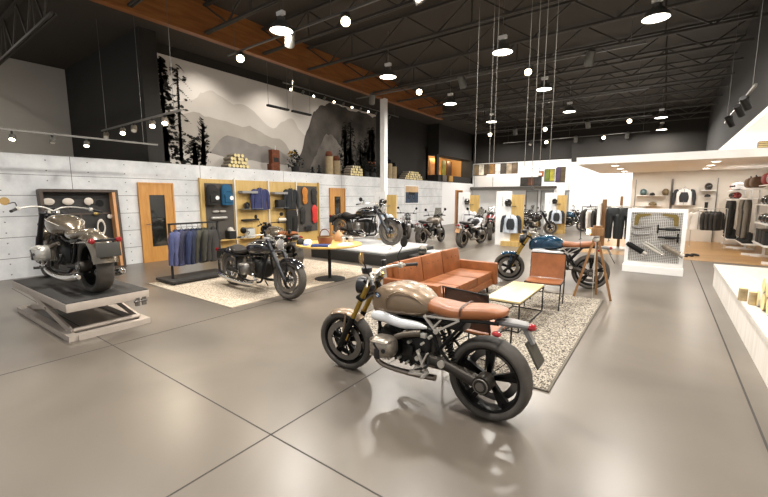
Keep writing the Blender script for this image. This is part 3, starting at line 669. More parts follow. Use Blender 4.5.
# ------------------------------------------------------------------ rugs
def rug(nm, label, x0, x1, y0, y1, c1, c2, c3, sc):
    m = mat(nm+'_pile', c1, 1., bump=1., bscale=sc); nt = m.node_tree; b = nt.nodes['Principled BSDF']
    tc = [q for q in nt.nodes if q.type == 'TEX_COORD'][0]
    vo = nt.nodes.new('ShaderNodeTexVoronoi'); vo.inputs['Scale'].default_value = sc; vo.inputs['Randomness'].default_value = 1
    r = nt.nodes.new('ShaderNodeValToRGB'); r.color_ramp.interpolation = 'CONSTANT'; e = r.color_ramp.elements
    e[0].position = 0; e[0].color = (*lin(c3), 1); e[1].position = .3; e[1].color = (*lin(c2), 1); q = e.new(.55); q.color = (*lin(c1), 1)
    sx = nt.nodes.new('ShaderNodeSeparateColor')
    nt.links.new(tc.outputs['Object'], vo.inputs['Vector']); nt.links.new(vo.outputs['Color'], sx.inputs[0]); nt.links.new(sx.outputs[0], r.inputs[0]); nt.links.new(r.outputs[0], b.inputs['Base Color'])
    o = MB().bb(x0, x1, y0, y1, .001, .012, .004).build(nm, m, None, 0); tag(o, label, 'rug')
    MB().bb(x0-.01, x0+.012, y0-.01, y1, .001, .013).bb(x1-.012, x1+.01, y0-.01, y1, .001, .013).bb(x0, x1, y0-.01, y0+.012, .001, .013).build('bound_edge', mat(nm+'_edge', '#5d564c' if 'dark' in nm else '#b9ab97', .9), o, 0)
    return o
rug('pale_rug', 'pale speckled rug under the black cruiser and the clothes rail', -8.12, -5.28, 3.28, 7.2, '#cdbfac', '#b3a38f', '#95866f', 70.)
rug('dark_edged_rug', 'black and white flecked rug under the sofa and coffee table', -3.45, -.70, 3.42, 7.13, '#a89f90', '#7d7468', '#453f38', 75.)

# ------------------------------------------------------------------ sofa
so = thing('sofa', 'three-seat cognac leather sofa with button-tufted back', 'sofa', (-2.82, 5.55, .012))
MB().bb(-.42, .45, -1.02, 1.02, .13, .24, .015).build('base_frame', SOFAL, so)
for s in (-1, 1):
    MB().bb(-.40, .50, s*1.09-.055, s*1.09+.055, .13, .525, .02).build('armrest', SOFAL, so)
bk = MB(Matrix.Translation((-.33, 0, .42)) @ Matrix.Rotation(-.16, 4, 'Y')); bk.box((0, 0, 0), (.10, 2.1, .60), None, .03)
bko = bk.build('backrest', SOFAL, so)
for k in (-1, 0, 1):
    c = MB(); c.loft([(-.325, .315, .01, .005, .005, 3)]+[(y, .315, .36, .065, .07, 6) for y in (-.32, -.2, 0, .2, .32)]+[(.325, .315, .01, .005, .005, 3)], 1, 40, ax='Y') if False else c.box((.08, k*.685, .305), (.72, .672, .145), None, .03)
    c.build('seat_cushion', SOFAL, so)
    c = MB(Matrix.Translation((-.245, k*.685, .535)) @ Matrix.Rotation(-.16, 4, 'Y')); c.box((0, 0, 0), (.11, .672, .44), None, .035)
    cb = c.build('back_cushion', SOFAL, so)
    bt = MB(Matrix.Translation((-.245, k*.685, .535)) @ Matrix.Rotation(-.16, 4, 'Y'))
    for q in (-.17, 0, .17): bt.ball((.056, q, .08), .013, 8, 5, (.4, 1, 1))
    for q in range(1): pass
    bt.build('buttons', BRNL, cb)
for sx in (-1, 1):
    for sy in (-1, 0, 1): MB().cyl((sx*.36+.03, sy*.95, 0), (sx*.34+.03, sy*.93, .135), .016, .024, 10).build('leg', MATTE, so)

# coffee table
ct = thing('coffee_table', 'low coffee table with pale wood top on a thin black frame', 'table', (-1.57, 5.3, .012))
MB().bb(-.225, .225, -.59, .59, .375, .40, .004).build('tabletop', wood('pale_ash', '#c0ab7c', '#cfbd90', .35, 'Y', 2.), ct)
for sx in (-1, 1):
    for sy in (-1, 1): MB().bb(sx*.215-.008, sx*.215+.008, sy*.575-.008, sy*.575+.008, 0, .375).build('leg', MATTE, ct, 0)
f = MB()
for z in (.008, .367):
    for s in (-1, 1): f.bb(-.215, .215, s*.575-.007, s*.575+.007, z-.007, z+.007); f.bb(s*.215-.007, s*.215+.007, -.575, .575, z-.007, z+.007)
f.build('rod_frame', MATTE, ct, 0)

# lounge chairs
def chair(label, loc, rz, lm, seatm):
    t = thing('lounge_chair', label, 'chair', loc, rz)   # faces local -Y
    b = MB(Matrix.Translation((0, .20, .60)) @ Matrix.Rotation(-.16, 4, 'X'))
    b.rings([[(x, .03*(x/.25)**2*-1+o, z) for x in (-.25, -.15, 0, .15, .25)]+[(x, -.03*(x/.25)**2+.014+o, z) for x in (.25, .15, 0, -.15, -.25)] for z, o in ((-.19, 0), (-.1, .006), (0, .01), (.1, .006), (.19, 0))])
    b.build('backrest', lm, t, 50)
    s = MB(); s.rings([[(x, y, .40+.012*(abs(x)/.25)**2+.03*(-y)*.5) for x in (-.25, -.12, 0, .12, .25)]+[(x, y, .385+.012*(abs(x)/.25)**2+.03*(-y)*.5) for x in (.25, .12, 0, -.12, -.25)] for y in (-.26, -.1, .05, .2)])
    s.build('seat', seatm, t, 50)
    for sx in (-1, 1):
        MB().tube([(sx*.255, .20, .38), (sx*.245, .22, .0)], .009, 8).build('leg', MATTE, t)
        MB().tube([(sx*.255, -.25, .39), (sx*.245, -.24, .0)], .009, 8).build('leg', MATTE, t)
    fr = MB()
    for sx in (-1, 1): fr.tube([(sx*.255, -.26, .395), (sx*.255, .17, .375), (sx*.255, .235, .80)], .009, 8, 1)
    for p in ((-.25, .39), (.19, .375), (.235, .795)): fr.cyl((-.255, p[0], p[1]), (.255, p[0], p[1]), .008, n=8)
    for sx in (-1, 1): fr.cyl((sx*.249, -.24, .16), (sx*.249, .215, .16), .006, n=8)
    fr.cyl((-.249, .21, .16), (.249, .21, .16), .006, n=8)
    fr.build('rod_frame', MATTE, t)
chair('tan leather lounge chair facing the coffee table in front of the blue motorcycle', (-1.42, 6.25, .012), .08, TANL, TANL)
chair('tan leather lounge chair seen from behind, its shaded back coloured dark brown, beyond the bronze motorcycle seat', (-1.45, 3.60, .012), pi-.18, BRNL, TANL)  # same tan chair; shade on its back is put into the brown

# wooden tripod lamp
tp = thing('tripod_lamp', 'wooden tripod lamp with small box head in front of the blue motorcycle', 'lamp', (-.87, 7.2, 0))
TW = wood('tripod_wood', '#76502e', '#8f6a40', .5)
for k, (x, y) in enumerate(((-.27, -.09), (.28, -.03), (.02, .32))):
    MB().bar((x, y, 0.0), (x*.12, y*.12, 1.0), .022, .035, (0, 1, 0)).build('leg', TW, tp, 0)
MB().cyl((0, 0, .3), (0, 0, 1.0), .01).lathe([(.03, .96), (.05, .99), (.05, 1.03), (.03, 1.05)], (0, 0, 0)).cyl((0, 0, .32), (0, .02, 0), .006, n=6).build('centre_post', SILV, tp)
hd = MB(Matrix.Translation((-.01, -.01, 1.13)) @ Matrix.Rotation(.5, 4, 'Z')); hd.box((0, 0, 0), (.2, .12, .13), None, .008).box((.02, 0, .08), (.12, .08, .04), None, .005)
hdo = hd.build('lamp_head', TW, tp)
MB(hd.M).lathe([(.001, -.105), (.03, -.108), (.045, -.13), (.04, -.135), (.001, -.12)], (0, 0, 0), 'X', 16).build('lamp_lens', BULB, hdo)

# ------------------------------------------------------------------ clothes
def dn(nm, c, **k): return mat('cloth_'+nm, c, k.get('rough', .85), var=.14, scale=6, bump=.5, bscale=28)
def jacket(label, m, loc, rz, group=None, w=.22, h=.62, trim=None, zipm=None, arm=.30, rail=True):
    t = thing('jacket', label, 'jacket', loc, rz, group); sd = random.random()*50
    b = MB(); b.loft([(-h, 0, w*.92, .05, .05, 2.6), (-h+.02, 0, w*.98, .065, .065, 2.6), (-h*.7, 0, w*.93, .07, .07, 2.4), (-.28, 0, w*.98, .08, .075, 2.4), (-.12, 0, w*1.0, .07, .07, 2.4), (-.05, 0, w*.86, .06, .06, 2.2), (-.01, 0, w*.4, .05, .055, 2), (.025, 0, w*.33, .05, .055, 2)], 4, 28, ax='Z')
    for i, v in enumerate(b.v):
        q = noise.noise(V((v.x*7+sd, v.y*5, v.z*5)))*.018+noise.noise(V((v.x*16, sd, v.z*9)))*.008; b.v[i] = V((v.x, v.y*(1+q*8), v.z))
    bo = b.build('body', m, t, 70)
    for s in (-1, 1):
        a = MB(); a.tube([(s*w*.72, 0, -.05), (s*w*1.05, 0, -.10), (s*(w+.055), -.01, -.3), (s*(w+.07), -.03, -h*.98)], [.055, .072, .062, .045], 12, 5, flat=.85)
        for i, v in enumerate(a.v): a.v[i] = V((v.x+.012*noise.noise(V((v.x*9, sd, v.z*14))), v.y+.012*noise.noise(V((sd, v.x*9, v.z*14))), v.z))
        a.build('sleeve', trim or m, t, 70)
    z = MB(); z.bar((0, -.083, -.0), (0, -.088, -h+.03), .012, .01, (1, 0, 0)); z.build('zip', zipm or GREYM, bo)
    if trim: MB().loft([(-.5, -.045, w*.5, .02, .045, 3), (-.3, -.05, w*.62, .02, .045, 3), (-.12, -.05, w*.4, .02, .042, 3)], 3, 16, ax='Z').build('chest_panel', trim, t, 60)
    if rail: MB().tube([(-.17, 0, -.02), (0, 0, .05), (.17, 0, -.02)], .006, 6).tube([(0, 0, .05), (0, 0, .09), (.015, 0, .115), (0, 0, .13)], .003, 6, 2).build('hanger', BLKM, t)
    return t
def trousers(label, m, loc, rz=0., group=None, h=.95, w=.17):
    t = thing('trousers', label, 'trousers', loc, rz, group); b = MB(); lw = w/.17
    b.loft([(-.26, 0, w, .07, .07, 2.8), (-.12, 0, w*1.0, .065, .065, 2.8), (0, 0, w*.88, .05, .05, 2.8), (.01, 0, w*.8, .03, .03, 2.8)], 3, 20, ax='Z')
    b.build('waist', m, t, 70)
    for s in (-1, 1):
        a = MB(); a.tube([(s*w*.5, 0, -.2), (s*w*.52, -.01, -.5), (s*w*.55, 0, -h)], [.09*lw, .084*lw, .074*lw], 14, 5, flat=.75)
        sd = random.random()*20
        for i, v in enumerate(a.v): a.v[i] = V((v.x+.012*noise.noise(V((v.x*9, sd, v.z*12))), v.y+.014*noise.noise(V((sd, v.x*9, v.z*12))), v.z))
        a.build('trouser_leg', m, t, 70)
    return t

# clothes rail with eight jackets
cr_ = thing('clothes_rail', 'black metal clothes rail on a low black base board', 'clothes rail', (-7.8, 4.1, .013))
for s in (-1, 1): MB().bb(-.018, .018, s*.5-.018, s*.5+.018, .06, 1.17).build('post', MATTE, cr_, 0)
MB().bb(-.018, .018, -.52, .52, 1.14, 1.175).build('hanging_rail', MATTE, cr_, 0)
MB().bb(-.38, .32, -.66, .62, .03, .075, .005).build('base_board', mat('black_board', '#2a2725', .6), cr_)
for sx in (-.33, .27):
    for sy in (-.6, .56): MB().ball((sx, sy, .015), .016, 8, 6).build('castor', MATTE, cr_)
JC = [('denim blue', '#3d4468'), ('washed indigo', '#4a4d70'), ('dark indigo', '#2b2c40'), ('navy blue', '#232c4c'), ('deep navy', '#1c2238'), ('olive grey', '#3b392e'), ('dark olive', '#34322a'), ('black-brown', '#2a2724')]
po = ['at the near end of the rail', 'second from the near end of the rail', 'third from the near end of the rail', 'fourth from the near end of the rail', 'fifth from the near end of the rail', 'third from the far end of the rail', 'second from the far end of the rail', 'at the far end of the rail']
for i, (n_, c_) in enumerate(JC):
    jacket(f'{n_} jacket {po[i]}', dn(n_.replace(' ', '_'), c_), (-7.8, 3.72+.112*i, 1.03), -.85-.12*(i % 3), 'jackets on the clothes rail', w=.17, h=.66+.03*(i % 2), arm=.2)

# ------------------------------------------------------------------ wall display units (y along the wall, x out of it)
def px_(m, *b): return MB().bb(*b).build
cab = thing('display_cabinet', 'golden plywood wall display of four bays with riding gear', 'display cabinet', (-10.86, 5.92, 0))
PANELG = mat('taupe_panel', '#4e4943', .8)
MB().bb(.0, .03, 0, 4.7, 0.0, 2.22).build('back_board', PLY, cab, 0)
for (a, b) in ((.14, 1.04), (3.62, 4.6)): MB().bb(.031, .05, a, b, .42, 2.1).build('grey_panel', PANELG, cab, 0)
for y in (-.0, 1.09, 2.35, 3.56, 4.68): MB().bb(.0, .09 if y not in (0,) else .09, y-.02, y+.02, 0, 2.24).build('divider', mat('divider_white', '#dcd6c9', .5) if 0 < y < 4 else PLY, cab, 0)
MB().bb(0, .16, 0, 4.7, .0, .12).bb(0, .30, .14, 1.04, .40, .43).build('plinth', PLY, cab, 0)
SHG = mat('shelf_grey', '#8d8b88', .5)
for (a, b, z) in ((1.22, 1.78, 1.86), (2.45, 3.0, 1.84)): MB().bb(.03, .28, a, b, z-.045, z+.03).build('light_shelf', SHG, cab, 0)
for (a, b, z) in ((1.2, 1.95, 1.33), (1.2, 2.2, .40), (2.45, 3.45, .40), (2.5, 3.0, 1.34)): MB().bb(.03, .30, a, b, z-.012, z).build('shelf', PLY if z < 1 else GLASSC, cab, 0)
X0 = -10.86
def backpack(label, m, y, z, h, w):
    t = thing('backpack', label, 'backpack', (X0+.06, y, z))
    b = MB(); b.loft([(0, .09, w*.42, .09, .07, 3), (.03, .09, w*.5, .10, .08, 3), (h*.5, .09, w*.5, .10, .08, 2.8), (h*.8, .085, w*.46, .09, .07, 2.6), (h*.96, .07, w*.3, .06, .05, 2.3), (h, .06, w*.1, .02, .02, 2)], 4, 24, ax='Z')
    b.M = None; b.v = [V((v.y, v.x, v.z)) for v in b.v]; b.build('main_body', m, t, 60)
    MB().box((.19, 0, h*.3), (.06, w*.7, h*.38), None, .025).build('pocket', m, t)
    MB().tube([(.2, w*.2, h*.62), (.19, 0, h*.66), (.2, -w*.2, h*.62)], .006, 6, 3).build('zip', BLKM, t)
    MB().lathe([(.001, .222), (.062, .222), (.062, .226), (.001, .226)], (0, w*.22, h*.34), 'X', 16).build('patch', WHITEG, t)
backpack('black backpack with round white patch in the leftmost bay of the wall display', dn('black', '#24221f'), 6.22, 1.47, .60, .36)
backpack('blue backpack with round white patch, beside the black backpack', dn('bag_blue', '#1c5273'), 6.68, 1.46, .62, .36)
for k, (y, l) in enumerate(((6.33, 'near'), (6.55, 'far'))):
    o = MB().loft([(-.09, 0, .02, .02, .02, 2), (-.05, 0, .03, .035, .03, 2.5), (.05, 0, .032, .03, .03, 2.5), (.1, 0, .02, .02, .02, 2)], 3, 12, ax='Y').build('glove', mat('pale_grey_cloth', '#b4aea5', .8), None); tag(o, f'small pale grey glove under the backpacks, {l} one of two', 'glove', 'gloves under the backpacks', (X0+.10, y, 1.27))
o = MB().tube([(0, -.23, 0), (0, .23, .0)], .045, 14).tube([(0, -.26, 0), (0, -.23, 0)], .03, 10).tube([(0, .23, 0), (0, .26, 0)], .03, 10).build('luggage_roll', mat('silver_roll', '#b9b5ae', .35, .5), None); tag(o, 'silver luggage roll mounted below the gloves in the leftmost bay', 'luggage roll', None, (X0+.11, 6.42, 1.08))
def cap(label, m, loc, rz=0., group=None, brim=None):
    t = thing('cap', label, 'cap', loc, rz, group)
    b = MB(); b.lathe([(.085, 0), (.09, .02), (.085, .06), (.06, .095), (.02, .11), (.001, .112)], (0, 0, 0), 'Z', 18).ball((0, 0, .113), .008, 8, 5); b.build('crown', m, t, 60)
    MB().loft([(.07, .012, .07, .004, .004, 2.5), (.12, .006, .062, .004, .004, 2.5), (.155, 0, .03, .003, .003, 2.5)], 3, 12).build('brim', brim or m, t)
    return t
LGC = mat('light_cap', '#cfc8bd', .8)
for k, (y, l) in enumerate(((6.22, 'nearer the door'), (6.72, 'nearer the jackets'))):
    o = MB().box((0, 0, .12), (.24, .22, .24), None, .01).build('storage_cube', MATTE, None); tag(o, f'black storage cube on the low shelf under the backpacks, {l}', 'box', 'storage cubes', (X0+.19, y, .432))
    cap(f'pale cap on top of the black cube {l}', LGC, (X0+.19, y, .675), .2, 'caps on the cubes')

def helmet(label, m, loc, rz=0., visor=True, group=None, r=.135, sc=1.):
    t = thing('helmet', label, 'helmet', loc, rz, group); r *= sc
    b = MB()
    n, mm_ = 22, 14; rs = []
    for i in range(mm_+1):
        th = pi*(i+.02)/(mm_+.04)*.80
        ring = []
        for j in range(n):
            a = 2*pi*j/n; x = r*1.08*sin(th)*cos(a); y = r*.9*sin(th)*sin(a); z = r*cos(th)
            if z < -.2*r and x > 0: x *= 1.08
            ring.append((x, y, z))
        rs.append(ring)
    b.rings(rs[::-1]); b.build('shell', m, t, 60)
    if visor:
        v = MB(); rs = []
        for i in range(6):
            z = r*(-.18+.55*i/5); R = math.sqrt(max(r*r-z*z, 0))+.004
            rs.append([(R*1.08*cos(a), R*.9*sin(a), z) for a in [(-1.05+2.1*j/12) for j in range(13)]]+[(R*.98*cos(a), R*.84*sin(a), z) for a in [(1.05-2.1*j/12) for j in range(13)]])
        v.rings(rs); v.build('visor', GLASSD, t, 50)
    MB().torus((0, 0, -r*.8), r*.62, .012, .014, 'Z', 20, 6).build('neck_trim', RUBD, t)
    return t
DEN = dn('denim_blue', '#3d4468')
jacket('blue denim jacket hanging in the second bay of the wall display', dn('jacket_blue', '#353a63'), (X0+.16, 7.86, 1.96), pi/2, w=.25, h=.68)
jacket('black leather jacket hanging in the third bay above black trousers', dn('jacket_black', '#24272a'), (X0+.16, 9.14, 1.97), pi/2, w=.23, h=.70)
trousers('black riding trousers hanging under the black leather jacket on the wall display', dn('black', '#24221f'), (X0+.15, 9.16, 1.22), pi/2, h=1.05, w=.25)
helmet('small dark helmet on the glass shelf left of the blue denim jacket', BLKP, (X0+.18, 7.33, 1.43), 0, sc=.8)
o = MB().box((0, 0, .13), (.2, .3, .26), None, .02).build('camera_bag', MATTE, None); tag(o, 'square black bag on the glass shelf left of the black jacket', 'bag', None, (X0+.17, 8.65, 1.345))
o = MB().box((0, 0, .05), (.1, .62, .06), None, .02).build('handlebar_bag', MATTE, None); tag(o, 'long dark bag mounted low in the second bay of the wall display', 'bag', None, (X0+.10, 7.5, .92))
MB().bar((-.03, -.2, .05), (-.08, -.2, .05), .04, .04).build('bracket', GREYM, o)
o = MB().cyl((0, -.18, 0), (0, .18, 0), .06, n=16).cyl((0, .18, 0), (0, .22, 0), .04, n=14).build('map_tube', mat('cream_tube', '#e0d9c8', .5), None); tag(o, 'cream cylinder mounted low in the third bay of the wall display', 'tube', None, (X0+.11, 8.78, .92))
o = MB().box((0, 0, .15), (.2, .26, .3), None, .015).build('storage_jar', mat('frosted', '#c3c4c0', .3), None); tag(o, 'pale square canister on the lowest shelf of the second bay', 'canister', None, (X0+.18, 7.4, .402))
MB().box((0, 0, .31), (.18, .2, .03), None, .01).build('lid', GREYM, o)
def protector(label, m, y, z, h, w):
    t = thing('back_protector', label, 'back protector', (X0+.07, y, z))
    b = MB(); b.loft([(0, .03, w*.2, .02, .02, 2.4), (h*.15, .035, w*.42, .03, .03, 2.6), (h*.45, .035, w*.38, .035, .03, 2.6), (h*.75, .035, w*.5, .03, .03, 2.6), (h*.93, .03, w*.3, .025, .02, 2.4), (h, .02, w*.1, .01, .01, 2)], 4, 20, ax='Z')
    b.v = [V((v.y, v.x, v.z)) for v in b.v]; b.build('shell', m, t, 60)
    r = MB()
    for k in range(6): r.box((.07, 0, h*(.18+.12*k)), (.014, w*.5, h*.05), None, .005)
    r.build('ribs', m, t)
ORG = mat('orange_foam', '#c27b2c', .6); REDF = mat('red_foam', '#d3342e', .6); BLF = mat('black_foam', '#2b2927', .7)
protector('orange back protector hanging at upper left of the grey panel', ORG, 9.86, 1.44, .62, .28)
protector('black back protector at upper right of the grey panel, beside the orange one', BLF, 10.33, 1.42, .62, .30)
protector('black back protector under the orange one on the grey panel', BLF, 9.74, .72, .62, .26)
protector('bright red back protector under the upper black one on the grey panel', REDF, 10.33, .72, .68, .30)
protector('short wide black hip protector lowest on the grey panel', BLF, 10.0, .42, .24, .38)

# leaning shadow-box case
cs = thing('display_case', 'dark wooden shadow-box case leaning on the concrete wall behind the lift', 'display case', (-10.68, 3.05, 0))
T = Matrix.Rotation(-.07, 4, 'Y'); cs_d = .22
MB(T).bb(-.02, .0, -.68, .68, 0, 1.82).build('back_panel', mat('case_black', '#211e1b', .6), cs, 0)
MB(T).bb(-.02, cs_d, -.72, -.66, 0, 1.86).bb(-.02, cs_d, -.66, .66, 1.80, 1.86).bb(-.02, cs_d, -.66, .66, 0, .05).bb(-.02, cs_d, .66, .72, 0, 1.86).build('case_frame', DKW, cs, 0)
MB(T).bb(0, cs_d-.005, .60, .66, .05, 1.80).build('lit_side_panel', wood('pine_lining', '#c28a5a', '#d39c6a', .5), cs, 0)
MB(T).bb(0, .02, -.02, .02, .05, 1.30).bb(0, .02, -.66, .60, 1.30, 1.34).build('cross_bar', DKW, cs, 0)
EXM = mat('emblem_cream', '#d2c8bb', .4)
for k, (y, l) in enumerate(((-.50, 'nearest the left edge'), (-.16, 'in the middle'), (.22, 'at the right, rounder'))):
    b = MB(); b.ball((0, 0, 0), .095, 18, 8, (.25, 1.15 if k < 2 else .95, .82 if k < 2 else .95))
    for q in range(3): b.bar((.026, -.06, -.03+.03*q), (.026, .06, -.03+.03*q), .006, .004)
    o = b.build('enamel_plaque', EXM, None); tag(o, f'cream oval plaque high in the shadow-box case, {l}', 'plaque', 'plaques in the case', (-10.68-sin(.07)*1.6+.05, 3.0+y, 1.60))
for k, (y, z, l) in enumerate(((.35, 1.31, 'gold'), (.62, 1.24, 'cream'))):
    o = MB().ball((0, 0, 0), .055, 14, 6, (.3, 1, .7 if k == 0 else 1.)).build('enamel_plaque', BRASS if k == 0 else EXM, None); tag(o, f'small {l} plaque at right in the shadow-box case', 'plaque', None, (-10.68-sin(.07)*z+.06, 2.98+y, z))
o = MB().torus((0, 0, 0), .10, .022, .02, 'X', 28, 8).build('ring_emblem', EXM, None, 60); o.scale = (1, .72, 1.6); tag(o, 'tall white oval ring hung in the shadow-box case above the rear light', 'emblem', None, (-10.68-sin(.07)*.9+.12, 3.38, 1.0))

# ------------------------------------------------------------------ round table and what lies on it
rt = thing('round_table', 'round oak-topped table on a black disc base between the motorcycles', 'table', (-5.55, 5.72, .0))
MB().lathe([(.001, .71), (.66, .71), (.68, .72), (.68, .745), (.67, .75), (.001, .75)], (0, 0, 0), 'Z', 48).build('tabletop', wood('table_oak', '#c9a055', '#d6b169', .4, 'X', 2.), rt)
MB().cyl((0, 0, .02), (0, 0, .71), .035).build('column', MATTE, rt)
MB().lathe([(.001, 0), (.33, 0), (.33, .01), (.3, .018), (.001, .022)], (0, 0, 0), 'Z', 40).build('base', MATTE, rt)
TX, TY = -5.55, 5.72
cap('black cap lying at the left edge of the round table', dn('black', '#24221f'), (TX-.35, TY-.45, .752), 2.2)
cap('white and blue cap on the round table beside the black cap', WHITE, (TX-.18, TY-.42, .752), -1.2, None, mat('cap_blue', '#27509c', .6))
bk_ = thing('basket', 'copper-brown basket with arched handle on the round table', 'basket', (TX+.0, TY-.12, .752))
MB().lathe([(.10, 0), (.13, .01), (.15, .08), (.155, .15), (.145, .155), (.14, .08), (.12, .015), (.001, .012)], (0, 0, 0), 'Z', 24).build('body', mat('copper_brown', '#7a4a30', .35, .3), bk_)
MB().tube([(-.15, 0, .14), (-.11, 0, .25), (0, 0, .30), (.11, 0, .25), (.15, 0, .14)], .01, 8, 4).build('handle', mat('copper_brown', '#7a4a30'), bk_)
MB().torus((0, 0, .15), .152, .006, .008, 'Z', 24, 6).build('rim', BRASS, bk_)
o = MB().box((0, 0, .018), (.34, .24, .036), None, .006).build('book', mat('book_blue', '#1f3569', .5), None); tag(o, 'dark blue book lying at the front of the round table', 'book', None, (TX+.22, TY-.46, .752), .55)
MB().box((.003, 0, .018), (.336, .23, .028)).build('pages', WHITE, o, 0)
for k, (dx, dy, a, l) in enumerate(((.34, .12, .3, 'nearest the motorcycle mirror'), (.46, -.02, .1, 'half under the other'))):
    o = MB().box((0, 0, .003), (.22, .30, .004)).build('brochure', WHITE, None, 0); tag(o, f'white brochure on the right of the round table, {l}', 'brochure', 'brochures', (TX+dx, TY+dy, .754 - .001*k), a)
bag = thing('leather_bag', 'tan leather bag with pointed flap on the far side of the round table', 'bag', (TX-.08, TY+.38, .752))
MB().loft([(0, 0, .10, .06, .06, 3), (.1, 0, .11, .07, .07, 3), (.18, 0, .07, .05, .05, 2.5), (.24, 0, .015, .02, .02, 2)], 4, 18, ax='Z').build('body', mat('pale_tan', '#b48a63', .6), bag, 50)
MB().tube([(-.06, 0, .2), (0, 0, .32), (.06, 0, .2)], .008, 6, 3).build('strap', BRNL, bag)
for k, (dx, dy) in enumerate(((.12, .3), (.22, .42))):
    o = MB().lathe([(.001, 0), (.05, 0), (.055, .03), (.05, .10), (.02, .12), (.018, .14), (.001, .14)], (0, 0, 0), 'Z', 16).build('oil_can', SILV, None); tag(o, ['silver round canister on the table beside the tan bag', 'silver round canister at the far rim of the table'][k], 'canister', None, (TX+dx, TY+dy, .752))

# ------------------------------------------------------------------ display platform
dp = thing('display_platform', 'black display platform with white rounded top under a black cruiser', 'platform', (-6.75, 8.75, 0), -.02)
MB().bb(-1.32, 1.33, -1.18, 1.2, 0, .27, .01).build('black_base', mat('plinth_black', '#25231f', .6), dp)
MB().bb(-1.2, 1.25, -1.05, 1.0, .27, .355, .04).build('white_top', WHITEG, dp)
wd = MB(); wd.loft([(-1.25, .33, .1, .03, .04, 2.5), (-.6, .35, .13, .04, .06, 2.5), (.3, .36, .14, .05, .07, 2.5), (.95, .38, .12, .07, .08, 2.5), (1.2, .42, .07, .06, .06, 2.2), (1.27, .43, .02, .02, .02, 2)], 5, 16, y=-.82); wd.build('white_rail', WHITEG, dp)
dp2 = thing('low_plinth', 'low black plinth at the right end of the display platform', 'plinth', (-5.05, 9.15, 0))
MB().bb(-.36, .42, -.6, .7, 0, .17, .01).build('body', mat('plinth_black', '#25231f'), dp2)
MB().bb(-.3, .1, .1, .6, .17, .2, .01).build('white_tray', WHITEG, dp2)
helmet('grey mottled open helmet on the low black plinth', mat('camo_grey', '#7d766a', .4, var=.6, scale=30), (-5.15, 8.85, .29), -1.2)

# ------------------------------------------------------------------ ledge pieces on top of the concrete wall
LZ = 2.6
BARK = mat('birch_bark', '#8d8272', .8, var=.4, scale=14); ENDG = mat('log_end', '#dccb95', .7, var=.12, scale=20)
def log(parent=None):
    b = MB(); b.cyl((-.2, 0, 0), (.2, 0, 0), .06, n=12); o = b.build('split_log', BARK, None)
    MB().cyl((.2, 0, 0), (.204, 0, 0), .054, n=12).build('cut_end', ENDG, o); return o
L0 = None
def pile(y0, rows, label, grp, dome=False):
    global L0
    for k, n_ in enumerate(rows):
        for i in range(n_):
            y = y0+(i-(n_-1)/2)*.124; z = LZ+.065+k*.108; x = -11.12+random.uniform(-.03, .03)
            if L0 is None: o = log(); L0 = o; o.location = (x, y, z)
            else:
                if L0.get('label') is None: o = L0
                o = L0.copy(); COL.objects.link(o)
                for c in L0.children: d = c.copy(); COL.objects.link(d); d.parent = o
                o.location = (x, y, z)
            s_ = random.uniform(.88, 1.06); o.scale = (1, s_, s_)
            o['label'] = label; o['category'] = 'log'; o['group'] = grp
pile(7.3, (6, 5, 5, 3), 'sawn log with pale cut end in the stack nearest the conifers of the mural', 'logs stacked by the conifers')
pile(13.05, (7, 7, 6, 4), 'sawn log with pale cut end in the stack left of the white column', 'logs stacked left of the column')
pile(17.8, (14, 13, 11, 8), 'sawn log with pale cut end in the long low stack right of the white column', 'logs stacked right of the column')
RUST = mat('rust', '#6b3a22', .8, .2, var=.3, scale=10); TANP = mat('canvas_tan', '#9c8a6a', .9, var=.15)
o = MB().bb(-.1, .1, -.16, .16, 0, .72, .01).bb(-.12, .12, -.22, -.12, 0, .24, .01).build('rusty_box', RUST, None); tag(o, 'tall rusty metal box on the ledge in front of the mountain mural', 'box', None, (-11.12, 8.82, LZ))
MB().bb(-.06, .115, -.1, .1, .3, .45).build('dark_panel', MATTE, o, 0); MB().cyl((0, .05, .72), (0, .05, .86), .02).build('spout', SILV, o)
def bush(label, y, h, w, fm, fl=None):
    t = thing('shrub', label, 'plant', (-11.15, y, LZ)); b = MB()
    MB().lathe([(.001, 0), (.13, 0), (.16, .2), (.15, .22), (.001, .2)], (0, 0, 0), 'Z', 16).build('pot', MATTE, t)
    for k in range(240):
        a = random.uniform(0, 2*pi); z = random.uniform(.15, h); q = w*random.uniform(.2, 1)*sin(pi*min(1, z/h*.9+.1))
        p = V((q*cos(a)*.7, q*sin(a), z)); d = V((random.uniform(-1, 1), random.uniform(-1, 1), random.uniform(-.2, 1))).normalized()*random.uniform(.08, .16); u = d.cross(V((0, 0, 1))).normalized()*.03
        b.add([p-u*.4, p+d*.5+u, p+d, p+d*.5-u], [[0, 1, 2, 3]])
    for k in range(6):
        a = k*pi/3; b.tube([(0, 0, .1), (w*.5*cos(a), w*.5*sin(a), h*.8)], .008, 5)
    b.build('foliage', fm, t, 0)
    if fl:
        f_ = MB()
        for k in range(9): f_.ball((random.uniform(-.1, .1), random.uniform(-w, w)*.8, h*random.uniform(.75, 1)), .035, 8, 5)
        f_.build('flowers', fl, t)
LEAF = mat('dark_leaf', '#1f201b', .7, var=.3); 
bush('dark leafy shrub with yellow flowers on the ledge beside the rusty box', 9.78, .75, .38, LEAF, mat('mustard_flower', '#a5822f', .7))
bush('tall dark shrub on the ledge just left of the white column', 13.95, .8, .35, LEAF)
bush('dark shrub with rust flowers on the ledge, second left of the white column', 14.45, .7, .3, LEAF, mat('rust_flower', '#9a5a35', .7))
